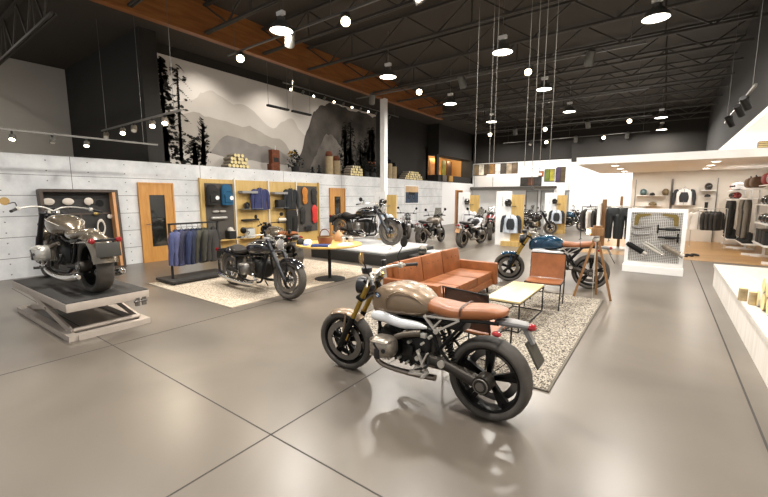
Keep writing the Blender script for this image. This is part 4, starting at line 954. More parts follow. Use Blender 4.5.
for k, (y, h) in enumerate(((10.62, .26), (10.98, .36))):
    o = MB().lathe([(.001, 0), (.10, 0), (.11, .05), (.05, .1), (.03, h*.6), (.05, h*.8), (.03, h), (.001, h)], (0, 0, 0), 'Z', 12).box((0, 0, h*.55), (.05, .2, .03)).build('trophy_stand', MAT if False else BLKM, None); tag(o, ['short dark metal stand on the ledge between shrub and canvas posts', 'taller dark metal stand on the ledge beside the canvas posts'][k], 'stand', None, (-11.12, y, LZ))
for k, (y, h, l) in enumerate(((11.55, .72, 'taller canvas-wrapped post with rust cap on the ledge'), (11.98, .58, 'shorter canvas-wrapped post with rust cap beside the taller one'), (15.75, .72, 'tall canvas-wrapped post on the ledge right of the white column'), (16.15, .6, 'short canvas-wrapped post on the ledge, farther right of the column'))):
    o = MB().lathe([(.001, 0), (.17, 0), (.17, h), (.001, h)], (0, 0, 0), 'Z', 14).build('wrapped_post', TANP, None); tag(o, l, 'post', None, (-11.13, y, LZ))
    c = MB().lathe([(.12, h), (.15, h+.08), (.1, h+.2), (.001, h+.22)], (0, 0, 0), 'Z', 12).box((0, 0, h+.1), (.06, .3, .12), None, .02).build('cap', RUST if k < 2 else BLKM, o)

# mezzanine room seen through the opening, and pictures and a window strip on the back wall
for k, (y, w_, c, l) in enumerate(((20.9, .8, '#d8c39a', 'pale'), (21.9, .7, '#a5703a', 'amber'), (22.7, .7, '#c98f3d', 'golden'), (23.5, .5, '#7d7a2c', 'olive green'), (24.3, .7, '#4b3320', 'dark brown'))):
    o = MB().bb(-12.15, -12.1, y-w_/2, y+w_/2, 3.02, 4.1).build('hanging_banner', mat('banner_'+l.replace(' ', '_'), c, .7, var=.35, scale=3), None, 0); tag(o, f'{l} hanging panel in the lit mezzanine opening', 'panel')
for k, (y, l) in enumerate(((20.75, 'left'), (21.6, 'right'))):
    o = MB().bb(0, .10, -.25, .25, 0, .35, .02).build('wall_box', mat('amber_box' if k else 'grey_box', '#a57c33' if k else '#5b5146', .6), None); tag(o, ['grey box fixed to the dark wall below the mezzanine opening', 'amber box fixed to the dark wall below the mezzanine opening'][k], 'box', None, (-10.86, y+.3, 2.64))
def picture(label, x0, x1, z0, z1, cols, y=WY1-.03):
    t = thing('wall_picture', label, 'picture', (x0, y, z0)); w_, h_ = x1-x0, z1-z0
    MB().bb(0, w_, 0, .03, 0, h_).build('picture_frame', MATTE, t, 0)
    random.seed(int(abs(x0)*10)); n_ = len(cols)
    for i, c in enumerate(cols):
        a, b = w_*i/n_, w_*(i+1)/n_
        MB().bb(a+.02, b-.01, -.01, .0, .03, h_-.03).build('print', mat('pic_'+c[1:], c, .6, var=.5, scale=2.5), t, 0)
picture('long strip of windows to a bright interior, drawn as flat prints, high on the back wall', -10.8, -7.8, 3.15, 3.9, ['#7b6b50', '#d9d2c4', '#5c4a35', '#8d6a3a', '#e3ddd0', '#4d443a', '#9c8d76', '#6d5a44'])  # windows with their lit interior put into flat coloured prints
picture('dark wide photograph on the back wall below the window strip', -7.6, -6.3, 2.4, 2.95, ['#2a2622', '#4a2d1c', '#33302c'])
picture('amber night photograph on the back wall beside the green one', -6.5, -6.2, 2.95, 3.3, ['#9a5a2c'])
picture('green and yellow photograph on the back wall', -6.15, -5.55, 2.65, 3.4, ['#5f6b25', '#98902f'])
picture('dark violet photograph on the back wall next to the green one', -5.5, -4.95, 2.6, 3.5, ['#3d2d44', '#4b3d24'])
fp_ = thing('wall_picture', 'framed blue motorcycle photograph on the concrete wall right of the white column', 'picture', (-10.86, 16.75, 1.35))
MB().bb(0, .04, 0, 1.35, 0, .95).build('picture_frame', WHITE, fp_, 0); MB().bb(.04, .045, .04, 1.31, .04, .6).build('photo_ground', mat('pic_blue', '#26374a', .5, var=.5, scale=4), fp_, 0); MB().bb(.04, .044, .04, 1.31, .6, .91).build('photo_sky', mat('pic_sand', '#c9a77c', .5, var=.2, scale=2), fp_, 0)
pb = MB()
for y, z in ((.4, .5), (.85, .5)): pb.torus((.05, y, z-.12), .11, .02, .006, 'X', 20, 6)
pb.bar((.05, .35, .55), (.05, .95, .52), .13, .006, (0, 0, 1)); pb.build('pictured_motorcycle', BLKM, fp_)
# glass doors and header band at the back
for k, x in enumerate((-7.2, -6.3, -4.9)):
    f = MB().bb(x, x+.05, WY1-.06, WY1-.003, 0, 2.1).bb(x+.7, x+.75, WY1-.06, WY1-.003, 0, 2.1).bb(x, x+.75, WY1-.06, WY1-.003, 2.05, 2.1); struct(f.build(f'door_{4+k}', GREYM, None, 0)); MB().bb(x+.05, x+.7, WY1-.03, WY1-.02, 0, 2.05).build('glass_panel', mat('door_glass', '#a7a8a6', .08), bpy.data.objects[f'door_{4+k}'], 0)
struct(MB().bb(-10.8, -5.4, WY1-.5, WY1-.003, 2.24, 2.36).build('trim_4', DARKC, smooth=0))

# ------------------------------------------------------------------ suspended bars over the showroom
def hbar(label, x0, x1, y, z, m, th=.03, zc=6.2, wires=(0, 1), tilt=0.):
    t = thing('hanging_bar', label, 'hanging bar', ((x0+x1)/2, y, z), tilt); h_ = (x1-x0)/2
    MB().bb(-h_, h_, -.04, .04, -th/2, th/2).build('bar', m, t, 0)
    for q in wires:
        x = -h_+q*2*h_; MB().cyl((x, 0, 0), (x, 0, zc-z), .0045, n=6).build('wire', mat('steel_wire', '#6f6b63', .7, 0.), t)
hbar('dark bar hung on wires, lowest of the three over the middle of the showroom', -2.99, -1.88, 7.0, 1.85, mat('dark_bar', '#3b3833', .5), .05, 6.2, (.05, .36, .97), .12)
hbar('white bar hung on long wires above the dark one', -2.69, -1.76, 7.0, 2.09, WHITEG, .04, 6.2, (.03, .97), .1)
hbar('short white bar hung highest, right of the other white bar', -2.16, -1.55, 7.2, 2.22, WHITEG, .035, 6.2, (.12, .8), .1)

# ------------------------------------------------------------------ helmet and jacket stands
WB = mat('white_board', '#f4f3f1', .4)
def stand(label, hl, jl, x, y, mh, mj, trim, off=0.):
    t = thing('display_stand', label, 'display stand', (x, y, 0))
    MB().bb(-.27, .26, -.03, .03, .0, 1.9).build('white_board', WB, t, 0)
    MB().bb(.24, .68, .02, .07, .0, 1.78).build('wood_board', PLY, t, 0)
    MB().bb(.0, .62, -.22, .02, .0, .16).build('base_box', PLY, t, 0)
    g_ = MB()
    for k in range(13): g_.bb(-.06, -.03 if k % 3 else -.02, -.034, -.03, 1.38+.026*k, 1.395+.026*k)
    g_.build('lettering', mat('grey_lettering', '#a6a4a1', .6), t, 0)
    MB().cyl((.42, .03, 1.38), (.30, -.16, 1.36), .012, n=8).build('helmet_peg', GREYM, t)
    helmet(hl, mh, (x+.20, y-.18, 1.50), -1.1)
    jacket(jl, mj, (x+.32, y-.16, 1.08), .08, w=.24, h=.62, trim=trim, rail=False)
stand('white and plywood display stand with helmet and jacket, nearest the blue motorcycle', 'black helmet on the nearest display stand', 'black and white racing jacket with blue chest on the nearest display stand', -4.57, 13.5, BLKP, mat('cloth_race', '#c4ccd6', .5, var=.2, scale=5), mat('cloth_race_black', '#22252a', .6))
stand('white and plywood display stand farthest back, near the glass doors', 'black helmet on the farthest display stand', 'white and black racing jacket on the farthest display stand', -4.36, 19.5, BLKP, mat('cloth_race', '#c4ccd6'), mat('cloth_race_black', '#22252a'))
stand('white and plywood display stand behind the display platform cruiser', 'black helmet on the stand behind the display platform', 'white and light blue racing jacket on the stand behind the display platform', -8.64, 11.7, DARKP, mat('cloth_lightblue', '#b9cbe0', .6), WHP)
stand('white and plywood display stand beyond the white adventure motorcycle', 'grey helmet on the stand beyond the white motorcycle', 'white jacket on the stand beyond the white motorcycle', -7.2, 16.0, GREYM, WHP, WHP)

# ------------------------------------------------------------------ accessory stand with wire grid
ac = thing('accessory_stand', 'white freestanding panel with wire grid holding exhausts and levers', 'display stand', (-.12, 10.45, 0), 0)
MB().bb(-.56, .56, -.12, .16, 0, .16, .004).bb(-.545, -.47, 0, .1, .24, 1.36).bb(.47, .545, 0, .1, .24, 1.36).bb(-.545, .545, 0, .1, 1.36, 1.44).bb(-.545, .545, 0, .1, .161, .24).build('white_frame', WHITE, ac, 0)
MB().bb(-.47, .47, .06, .08, .24, 1.36).build('back_panel', mat('taupe_back', '#8d857b', .8), ac, 0)
g_ = MB()
for k in range(27): x = -.45+.9*k/26; g_.bb(x-.003, x+.003, .02, .028, .24, 1.36)
for k in range(32): z = .26+1.08*k/31; g_.bb(-.47, .47, .018, .026, z-.003, z+.003)
g_.build('wire_grid', WHITE, ac, 0)
AX, AY = -.12, 10.42
def acc(nm, label, cat, b, m, x, z, rot=0., group=None):
    o = b.build(nm, m, None); tag(o, label, cat, group, (AX+x, AY, z)); o.rotation_euler = (0, rot, 0); return o
for s, l in ((-1, 'left'), (1, 'right')):
    b = MB(); b.prism([(s*.15, -.13), (s*.15, .06), (s*.11, .12), (-s*.14, .14), (-s*.15, .10), (s*.05, .05), (s*.08, -.13)], -.035, -.01)
    b.cyl((s*.11, -.06, -.08), (s*.11, -.01, -.08), .03).cyl((s*.09, -.06, .06), (s*.09, -.01, .06), .025)
    acc('footrest_bracket', f'brass-coloured bracket at the top {l} of the wire grid', 'bracket', b, BRASS, .25*s, 1.2, 0)
for k, (z, l) in enumerate(((1.02, 'upper'), (.86, 'lower'))):
    b = MB(); b.tube([(-.2, -.02, .03), (-.12, -.03, -.01), (.05, -.03, .0), (.2, -.02, .03)], [.02, .028, .02, .012], 10, 4, flat=.5).cyl((-.17, -.06, 0), (-.17, 0, 0), .02)
    acc('lever', f'{l} silver lever on the left half of the wire grid', 'lever', b, GREYM, -.24, z)
for k, (z, l) in enumerate(((1.0, 'upper'), (.82, 'lower'))):
    b = MB(); b.cyl((-.18, -.03, 0), (.2, -.03, 0), .022).cyl((-.06, -.03, 0), (.12, -.03, 0), .034).box((-.19 if k == 0 else .17, -.03, 0), (.035, .05, .2), None, .01)
    acc('handlebar_grip', f'{l} black shaft with crosspiece on the right half of the wire grid', 'grip', b, BLKM, .24, z)
for k, (x, m, l) in enumerate(((-.33, BLKM, 'black muffler lowest left on the wire grid'), (-.02, SILV, 'slim silver exhaust pipe in the middle of the wire grid'), (.33, ALU, 'thick silver muffler lowest right on the wire grid'))):
    b = MB(); r_ = .055 if k != 1 else .028; b.cyl((-.17, -.07, 0), (.17, -.07, 0), r_*1.1, n=18).cyl((.17, -.07, 0), (.23, -.07, 0), r_*.9).cyl((-.17, -.07, 0), (-.21, -.07, 0), r_*.8)
    if k == 1: b.tube([(-.2, -.07, .05), (0, -.07, .06), (.24, -.07, .03)], .022, 12, 3)
    o = acc('muffler', l, 'muffler', b, m, x, .55, .55); MB().cyl((.16, -.07, 0), (.238, -.07, 0), r_*1.14, n=14).build('end_cap', CHROME, o)

# ------------------------------------------------------------------ gear shop alcove
GB = mat('grey_shopboard', '#d4cec4', .6)
for k, (x0, x1, l) in enumerate(((-1.0, .18, 'left'), (.22, 1.55, 'right'))):
    t = thing('wall_shelving', f'pale slatted wall board in the shop alcove, {l} half', 'shelving', (x0, 18.9, 0))
    MB().bb(0, x1-x0, .06, .095, 0, 2.35).build('wall_board', GB, t, 0)
    for q in (0, x1-x0): MB().bb(q-.012, q+.012, .02, .06, 0, 2.4).build('upright', GREYM, t, 0)
    for (a, b, z) in (((.05, .95, 1.76), (.2, .9, 1.36)) if k == 0 else ((.85, 1.28, 1.95), (.85, 1.28, 1.2))): MB().bb(a, b, -.22, .06, z-.02, z).build('shelf', WHITE, t, 0)
SHY = 18.82
helmet('teal open-face helmet on the upper left shop shelf', mat('teal_paint', '#4c6467', .3), (-.72, SHY-.05, 1.89), -1.5, False)
helmet('brown mottled helmet on the upper left shop shelf, right of the teal one', mat('camo_brown', '#6b5b3d', .5, var=.5, scale=25), (.0, SHY-.05, 1.89), -1.5, False)
cap('small black cap between the two helmets on the upper left shop shelf', MATTE, (-.42, SHY-.03, 1.762), -1.5)
cap('brown cap on the lower left shop shelf', mat('camo_brown', '#6b5b3d'), (-.38, SHY-.04, 1.365), -1.5).scale = (1.6, 1.6, 1.3)
jacket('black and white racing jacket on the shop wall', mat('cloth_white_trim', '#dedddb', .6), (.58, SHY-.08, 2.0), .02, w=.25, h=.62, trim=mat('cloth_race_black', '#22252a', .6))
helmet('black full-face helmet on the right shop shelf', BLKP, (1.28, SHY-.02, 2.09), -1.5, True)
cap('small dark cap on the shop shelf under the black helmet', MATTE, (1.28, SHY-.03, 1.70), -1.5)
o = MB().loft([(0, 0, .05, .09, .05, 3), (.12, 0, .05, .06, .05, 3), (.3, 0, .055, .055, .055, 3)], 3, 14, ax='Z').build('riding_boot', MATTE, None); tag(o, 'black boot on the small lower right shop shelf', 'boot', None, (1.27, SHY-.03, 1.21))
MB().loft([(-.02, 0, .055, .1, .06, 3), (.0, 0, .055, .1, .06, 3)], 1, 12, ax='Z').build('sole', RUBD, o)
def tee(label, m, loc, rz, group=None):
    t = jacket(label, m, loc, rz, group, w=.21, h=.6); t['category'] = 't-shirt'; t.name = 't_shirt'; return t
rk = thing('clothes_rail', 'short silver rail with T-shirts in the shop alcove', 'clothes rail', (1.25, 16.9, 0))
MB().cyl((-.45, 0, 1.32), (.45, 0, 1.32), .014).cyl((-.45, 0, 0), (-.45, 0, 1.32), .014).cyl((.45, 0, 0), (.45, 0, 1.32), .014).build('rail_frame', SILV, rk)
for s in (-1, 1): MB().bar((s*.45, -.22, .012), (s*.45, .22, .012), .024, .03).build('foot', SILV, rk)
tee('white T-shirt at the front of the short silver rail', mat('cloth_white', '#e9e7e3', .9), (.95, 16.8, 1.19), .25)
for k in range(4): tee(['charcoal T-shirt next to the white one on the short rail', 'dark grey T-shirt, third on the short rail', 'black T-shirt, fourth on the short rail', 'black T-shirt at the right end of the short rail'][k], mat('cloth_charcoal', '#3a3836', .9), (1.17+.11*k, 16.9, 1.19), 1.1, 'dark T-shirts on the short rail')
for k in range(3):
    o = MB().loft([(-.14, .04, .04, .03, .04, 2.5), (-.06, .045, .05, .045, .045, 3), (.08, .05, .048, .07, .05, 3), (.13, .05, .03, .05, .05, 2.5)], 3, 12, ax='Y').build('shoe', MATTE, None); tag(o, ['black shoe on the oak floor behind the accessory stand', 'black shoe on the oak floor, middle of three', 'black shoe on the oak floor, nearest the rail'][k], 'shoe', None, (.52+.14*k, 13.9+.2*k, .012), .6)

# wooden garment gondola with leather trousers and shirts
gd = thing('garment_rack', 'wooden-posted garment rack with black leather trousers at the edge of the oak floor', 'garment rack', (-1.2, 14.3, .004))
MB().bb(-.42, -.30, -.05, .05, 0, 1.62).bb(.02, .10, .5, .58, 0, 1.72).build('wood_post', TW, gd, 0)
MB().bb(-.52, -.43, -.3, .6, 0, 1.5).build('white_end_panel', WHITE, gd, 0)
MB().cyl((-.4, 0, 1.36), (.7, 0, 1.36), .014).cyl((-.4, .5, 1.40), (.7, .5, 1.40), .014).bb(.66, .72, -.05, .55, 0, 1.42).bb(-.42, .72, -.1, .6, 0, .06).build('rail_frame', SILV, gd)
LTH = mat('black_leather', '#1d2021', .35, bump=.4, bscale=20)
trousers('black leather trousers hanging at the front of the wooden garment rack', LTH, (-1.28, 14.22, 1.36), .1, None, .98, .21)
trousers('second black leather trousers beside the front pair on the wooden rack', LTH, (-.97, 14.26, 1.36), .25, None, .98, .19)
jacket('brown-grey jacket hanging behind the leather trousers', dn('umber', '#4d463c'), (-.72, 14.35, 1.22), 1.1, w=.2, h=.85)
r2 = thing('clothes_rail', 'thin metal rail with pale shirts by the white back wall', 'clothes rail', (-2.15, 17.2, 0))
MB().cyl((-.5, 0, 1.32), (.5, 0, 1.32), .014).cyl((-.5, 0, 0), (-.5, 0, 1.32), .014).cyl((.5, 0, 0), (.5, 0, 1.32), .014).build('rail_frame', BLKM, r2)
for s in (-1, 1): MB().bar((s*.5, -.25, .012), (s*.5, .25, .012), .024, .03).build('foot', BLKM, r2)
for k, c in enumerate(('#2e2c2b', '#d6d2cc', '#2e2c2b', '#c9c5bf', '#45423e')):
    jacket(['black jacket at the left end of the thin rail', 'pale shirt second on the thin rail', 'black jacket in the middle of the thin rail', 'pale shirt fourth on the thin rail', 'grey jacket at the right end of the thin rail'][k], dn('rail%d' % (k % 3), c), (-2.52+.19*k, 17.2, 1.19), 1.15, 'garments on the thin rail', w=.2, h=.75)

# side racks along the right wall of the alcove
WSH = mat('white_shelf', '#ecebe8', .4)
def rack(label, x, y0, y1, shelves, h):
    t = thing('shelf_rack', label, 'shelving', (x, y0, .004)); d = y1-y0
    for yy in (0, d): MB().bb(-.0, .5, yy-.015, yy+.015, 0, .06).bb(.44, .5, yy-.02, yy+.02, 0, h).build('upright', WSH, t, 0)
    for z in shelves: MB().bb(0, .46, -.02, d+.02, z-.025, z).build('shelf', WSH, t, 0)
    return t
rack('white shelf rack of trousers at the far end of the right wall', 1.78, 17.1, 18.5, (.30, 1.62, 1.92), 2.1)
rack('white shelf rack with grey trousers in the middle of the right wall', 1.95, 15.3, 16.9, (.32, 1.66, 1.96), 2.2)
rack('white shelf rack nearest the camera on the right wall', 2.12, 13.5, 15.1, (.45, 1.0, 1.5, 2.02), 2.3)
struct(MB().bb(2.62, 2.66, 13.3, 15.2, 0, 2.6).build('wall_panel_right', PLY, smooth=0))
WR = ['white and red helmet', 'white and black helmet', 'white helmet with grey stripe']
for k in range(3): helmet(f'{WR[k]} on top of the farthest right-hand rack', WHP if k != 0 else mat('red_white', '#c8a29c', .3), (1.96, 18.25-.45*k, 2.05), 2.8)
for k in range(3): helmet(f'{["black helmet", "graphite helmet", "dark red helmet"][k]} on the second shelf of the farthest right-hand rack', (BLKP, DARKP, REDP)[k], (1.94, 18.25-.42*k, 1.75), 2.8, sc=.85)
for k in range(5): trousers(['black riding trousers at the far end of the right-hand racks', 'black riding trousers, second from the far end', 'dark riding trousers, third from the far end', 'black riding trousers, fourth from the far end', 'black riding trousers nearest in the farthest rack'][k], dn('black', '#24221f'), (1.86, 18.3-.25*k, 1.56), pi/2-.5, 'riding trousers in the farthest rack', 1.15, .13)
for k in range(4): trousers(['light grey riding trousers, first in the middle rack', 'mottled grey riding trousers, second in the middle rack', 'black riding trousers, third in the middle rack', 'mottled grey riding trousers nearest in the middle rack'][k], dn('ash', '#716b61') if k != 2 else dn('black', '#24221f'), (2.02, 16.7-.34*k, 1.6), pi/2-.5, 'riding trousers in the middle rack', 1.12, .15)
def boot(label, x, y, z, g=None):
    t = thing('riding_boot', label, 'boot', (x, y, z), pi+.3, g)
    MB().loft([(.0, 0, .048, .17, .09, 3), (.06, 0, .048, .15, .09, 3), (.11, 0, .045, .07, .08, 2.6), (.3, -.01, .05, .065, .065, 2.4)], 3, 16, ax='Z').build('shaft', MATTE, t, 60)
    b = t.children[0].data; 
    for v in b.vertices: v.co = V((v.co.y*-1 if False else v.co.y, v.co.x, v.co.z))
    MB().bb(-.09, .17, -.05, .05, -.012, .006, .004).build('sole', RUBD, t)
for k in range(4): boot(['black boot farthest back on the bottom shelf of the right racks', 'black boot second on the bottom shelf', 'black boot third on the bottom shelf', 'black boot nearest on the farthest bottom shelf'][k], 1.95, 18.3-.34*k, .318, 'boots on the far bottom shelf')
for k in range(4): boot(['black boot first on the middle bottom shelf', 'black boot second on the middle bottom shelf', 'black boot third on the middle bottom shelf', 'black boot nearest on the middle bottom shelf'][k], 2.12, 16.65-.36*k, .338, 'boots on the middle bottom shelf')
def duffel(label, m, x, y, z, l=.5, r=.16):
    t = thing('duffel_bag', label, 'bag', (x, y, z))
    MB().loft([(-l/2, r, r*.5, r*.6, r*.6, 2.6), (-l/2+.05, r, r*1.1, r, r, 2.8), (0, r, r*1.15, r*1.05, r, 2.8), (l/2-.05, r, r*1.1, r, r, 2.8), (l/2, r, r*.5, r*.6, r*.6, 2.6)], 4, 20, ax='Y').build('body', m, t, 60)
    t.children[0].data.transform(Matrix(((0, 0, 1, 0), (0, 1, 0, 0), (1, 0, 0, 0), (0, 0, 0, 1))))
    MB().tube([(-.05, -l*.25, 2*r-.02), (-.07, 0, 2*r+.05), (-.05, l*.25, 2*r-.02)], .012, 8, 4).build('strap', BLKM, t)
duffel('brown duffel bag on top of the middle right-hand rack', mat('cloth_brown_bag', '#5d452f', .7), 2.15, 16.3, 1.965)
duffel('second brown duffel bag on the middle right-hand rack, nearer the camera', mat('cloth_brown_bag', '#5d452f'), 2.18, 15.65, 1.965)
duffel('dark red duffel bag on top of the nearest right-hand rack', mat('cloth_red_bag', '#86272a', .6), 2.30, 14.75, 2.03)
duffel('grey duffel bag on top of the nearest right-hand rack beside the red one', mat('cloth_grey_bag', '#8b8b8c', .6), 2.32, 14.15, 2.03)
for k in range(6):
    helmet(['black helmet far side of the upper shelf in the nearest right-hand rack', 'black helmet middle of the upper shelf in the nearest rack', 'black helmet near side of the upper shelf in the nearest rack', 'black helmet far side of the lower shelf in the nearest right-hand rack', 'black helmet middle of the lower shelf in the nearest rack', 'black helmet near side of the lower shelf in the nearest rack'][k], BLKP, (2.3, 14.8-.45*(k % 3), 1.62 if k < 3 else 1.12), 2.8, group='helmets in the nearest rack')
for k in range(3):
    o = MB().bb(-.17, .17, -.18, .18, 0, .36, .01).build('storage_box', MATTE, None); tag(o, ['black box far side of the low shelf in the nearest right-hand rack', 'black box middle of the low shelf in the nearest rack', 'black box near side of the low shelf in the nearest rack'][k], 'box', 'boxes on the low shelf', (2.33, 14.8-.42*k, .456))
    MB().bb(-.175, .175, -.185, .185, .33, .365).build('lid', BLKM, o, 0)
o = MB().bb(-.2, .2, -.12, .12, 0, .17, .006).build('wooden_crate', TW, None); tag(o, 'small wooden crate standing on top of the white canopy', 'crate', None, (1.98, 13.5, 2.90))
for k in range(3): MB().bb(-.202, .202, -.124, -.12, .02+.05*k, .055+.05*k).build('slat', ENDG, o, 0)

# ------------------------------------------------------------------ white platform on the right with birch logs
WP = wood('whitewashed_wood', '#cbc5bc', '#dad5cc', .35, 'Y', 1.5)
pf = thing('low_platform', 'long low whitewashed wooden platform along the right side', 'platform', (.86, 9.66, 0))
MB().bb(0, 2.1, -9.0, 0, .36, .42, .004).build('top_board', WP, pf)
MB().bb(.02, 2.1, -8.98, -.02, 0, .36).build('side_board', wood('whitewashed_side', '#d8d1c7', '#e8e3db', .5, 'Z', 2.), pf, 0)
BB = mat('birch_white', '#cfc9bd', .7, var=.35, scale=9); 
for k, (y, z, r_, x0, l) in enumerate(((5.72, .52, .10, 1.0, 'birch log at the bottom of the pile on the white platform, nearest the camera'), (5.95, .52, .10, .99, 'birch log at the bottom of the pile on the white platform, second'), (6.18, .515, .095, .98, 'birch log at the back of the pile on the white platform'), (5.84, .69, .09, 1.0, 'birch log on top of the pile on the white platform, nearest the camera'), (6.06, .69, .09, 1.0, 'birch log on top of the pile on the white platform, farther'))):
    t = MB().cyl((0, 0, 0), (1.1, 0, 0), r_, r_*.97, 20).build('birch_log', [BB, mat('bark_tan', '#a8946f', .8, var=.3, scale=12)][k % 2], None); tag(t, l, 'log', 'birch logs on the white platform', (x0, y, z))
    MB().cyl((0, 0, 0), (-.004, 0, 0), r_*.93, r_*.93, 20).build('cut_end', ENDG, t)
for k, (x, y) in enumerate(((.93, 6.40), (1.0, 6.22))):
    o = MB().lathe([(.001, 0), (.045, 0), (.045, .15), (.001, .152)], (0, 0, 0), 'Z', 14).build('wood_stump', mat('bark_tan', '#a8946f'), None); tag(o, ['small wooden stump at the edge of the white platform', 'small wooden stump against the birch logs'][k], 'stump', None, (x-.05, y, .422))
    MB().lathe([(.001, .152), (.04, .152), (.04, .155), (.001, .155)], (0, 0, 0), 'Z', 14).build('cut_end', ENDG, o)
th_ = MB().loft([(0, .0, .14, .03, .01, 4), (.6, 0, .14, .03, .01, 4)], 2, 16).build('wool_throw', mat('grey_wool', '#b5b1aa', 1., bump=.8, bscale=60), None); tag(th_, 'grey wool throw folded over the birch logs', 'throw', None, (1.1, 5.95, .80))
MB().loft([(0.02, .032, .12, .02, .005, 4), (.58, .032, .12, .02, .005, 4)], 2, 16).build('upper_fold', mat('grey_wool', '#b5b1aa'), th_)

# ------------------------------------------------------------------ lamps
def lamp(name, kind, loc, energy, size=.2, col=(1, .9, .76), rot=(0, 0, 0), spot=1.2, blend=.5, shape='DISK', parent=None):
    l = bpy.data.lights.new(name, kind); l.energy = energy; l.color = col
    if kind == 'AREA': l.shape = shape; l.size = size
    elif kind == 'SPOT': l.spot_size = spot; l.spot_blend = blend; l.shadow_soft_size = size
    else: l.shadow_soft_size = size
    o = bpy.data.objects.new(name, l); COL.objects.link(o); o.location = loc; o.rotation_euler = rot
    if parent: o.parent = parent
    return o
PEN = mat('pendant_shell', '#5d5b55', .5, .3); KP = 120.
first = None
for (x, y) in ((-6.5, 5.45), (-6.5, 9.15), (-6.5, 13.), (-6.5, 17.1), (-3.3, 9.2), (-3.3, 13.), (-3.3, 16.9), (-3.3, 5.45), (-.4, 9.2), (-.4, 20.4), (-.4, 24.), (-.4, 5.45), (-3.3, 1.7), (-6.5, 1.7), (-.4, 1.5)):
    if first is None:
        first = thing('pendant_lamp', 'grey bell-shaped high-bay pendant lamp with glowing disc', 'lamp', (x, y, 5.0), 0, 'high-bay pendants under the black roof')
        MB().lathe([(.225, 0), (.235, .0), (.235, .02), (.2, .09), (.12, .17), (.08, .2), (.08, .26), (.001, .27), (.001, .25), (.06, .19), (.19, .07), (.225, .01)], (0, 0, 0), 'Z', 32, close=True).build('shade', PEN, first)
        MB().lathe([(.001, .012), (.222, .012), (.222, .02), (.001, .02)], (0, 0, 0), 'Z', 32).build('diffuser', BULBW, first, 0)
        MB().bb(-.09, .09, -.045, .045, .3, .37).cyl((0, 0, .26), (0, 0, .3), .012).build('ballast_box', WHITE, first)
        MB().cyl((0, 0, .37), (0, 0, 1.2), .008, n=6).build('stem', GREYM, first)
        lamp('pendant_light', 'AREA', (0, 0, -.01), KP, .42, (1, .96, .90), parent=first)
    else: dup(first, (x, y, 5.0))
# track rails with spots
TRK = mat('track_metal', '#6b6863', .45, .4)
def track(label, x0, x1, y, z, spots, zc=6.2, alongy=False, e=60.):
    t = thing('lighting_track', label, 'lighting track', (x0, y, z), pi/2 if alongy else 0); L_ = x1-x0
    MB().bb(0, L_, -.018, .018, -.018, .018).build('rail', TRK, t, 0)
    n_ = max(2, int(L_/3)+1)
    for k in range(n_): xx = .3+(L_-.6)*k/(n_-1); MB().cyl((xx, 0, 0), (xx, 0, zc-z), .005, n=6).build('suspension_wire', TRK, t)
    return t
def spot(label, loc, aim, on, e=70., r=.06, L_=.2, group='spotlights on the tracks', body=None, cone=1.1):
    d = (V(aim)-V(loc)).normalized(); q = d.to_track_quat('-Z', 'Y').to_matrix().to_4x4()
    t = thing('spotlight', label, 'spotlight', loc, 0, group)
    M = Matrix.Translation((0, 0, -.12)) @ q
    b = MB(M); b.lathe([(.001, L_*.6), (r*.9, L_*.6), (r, L_*.5), (r, -L_*.4), (r*.88, -L_*.4), (r*.86, -L_*.34), (.001, -L_*.34)], (0, 0, 0), 'Z', 18); b.build('housing', body or PEN, t)
    MB(M).lathe([(.001, -L_*.36), (r*.84, -L_*.36), (r*.84, -L_*.345), (.001, -L_*.345)], (0, 0, 0), 'Z', 18).build('lens', BULB if on else BULBO, t, 0)
    MB().bb(-.03, .03, -.012, .012, -.04, .0).cyl((0, 0, -.12), (0, 0, -.03), .008, n=6).build('bracket', BLKM, t, 0)
    if on:
        o = lamp('spot_light', 'SPOT', (0, 0, 0), e, .05, (1, .87, .68), (0, 0, 0), cone, .6, parent=t); o.matrix_local = M @ Matrix.Translation((0, 0, -L_*.42))
    return t
track('long dark lighting track crossing in front of the timber fascia', -8.85, -2.0, 5.75, 5.1, ())
track('lighting track crossing beyond the white column, second from the camera', -9.0, -.6, 10.75, 5.1, ())
track('lighting track third from the camera, well beyond the pendants', -8.5, -.7, 15.6, 5.2, ())
track('thin lighting track fourth from the camera', -8.5, -.7, 20.1, 5.1, ())
track('thin lighting track farthest back near the rear wall', -8.6, -.9, 24.8, 5.1, ())
ON = 'warm glowing spotlight on a ceiling track'; OFF = 'grey cylindrical ceiling spotlight aimed away'
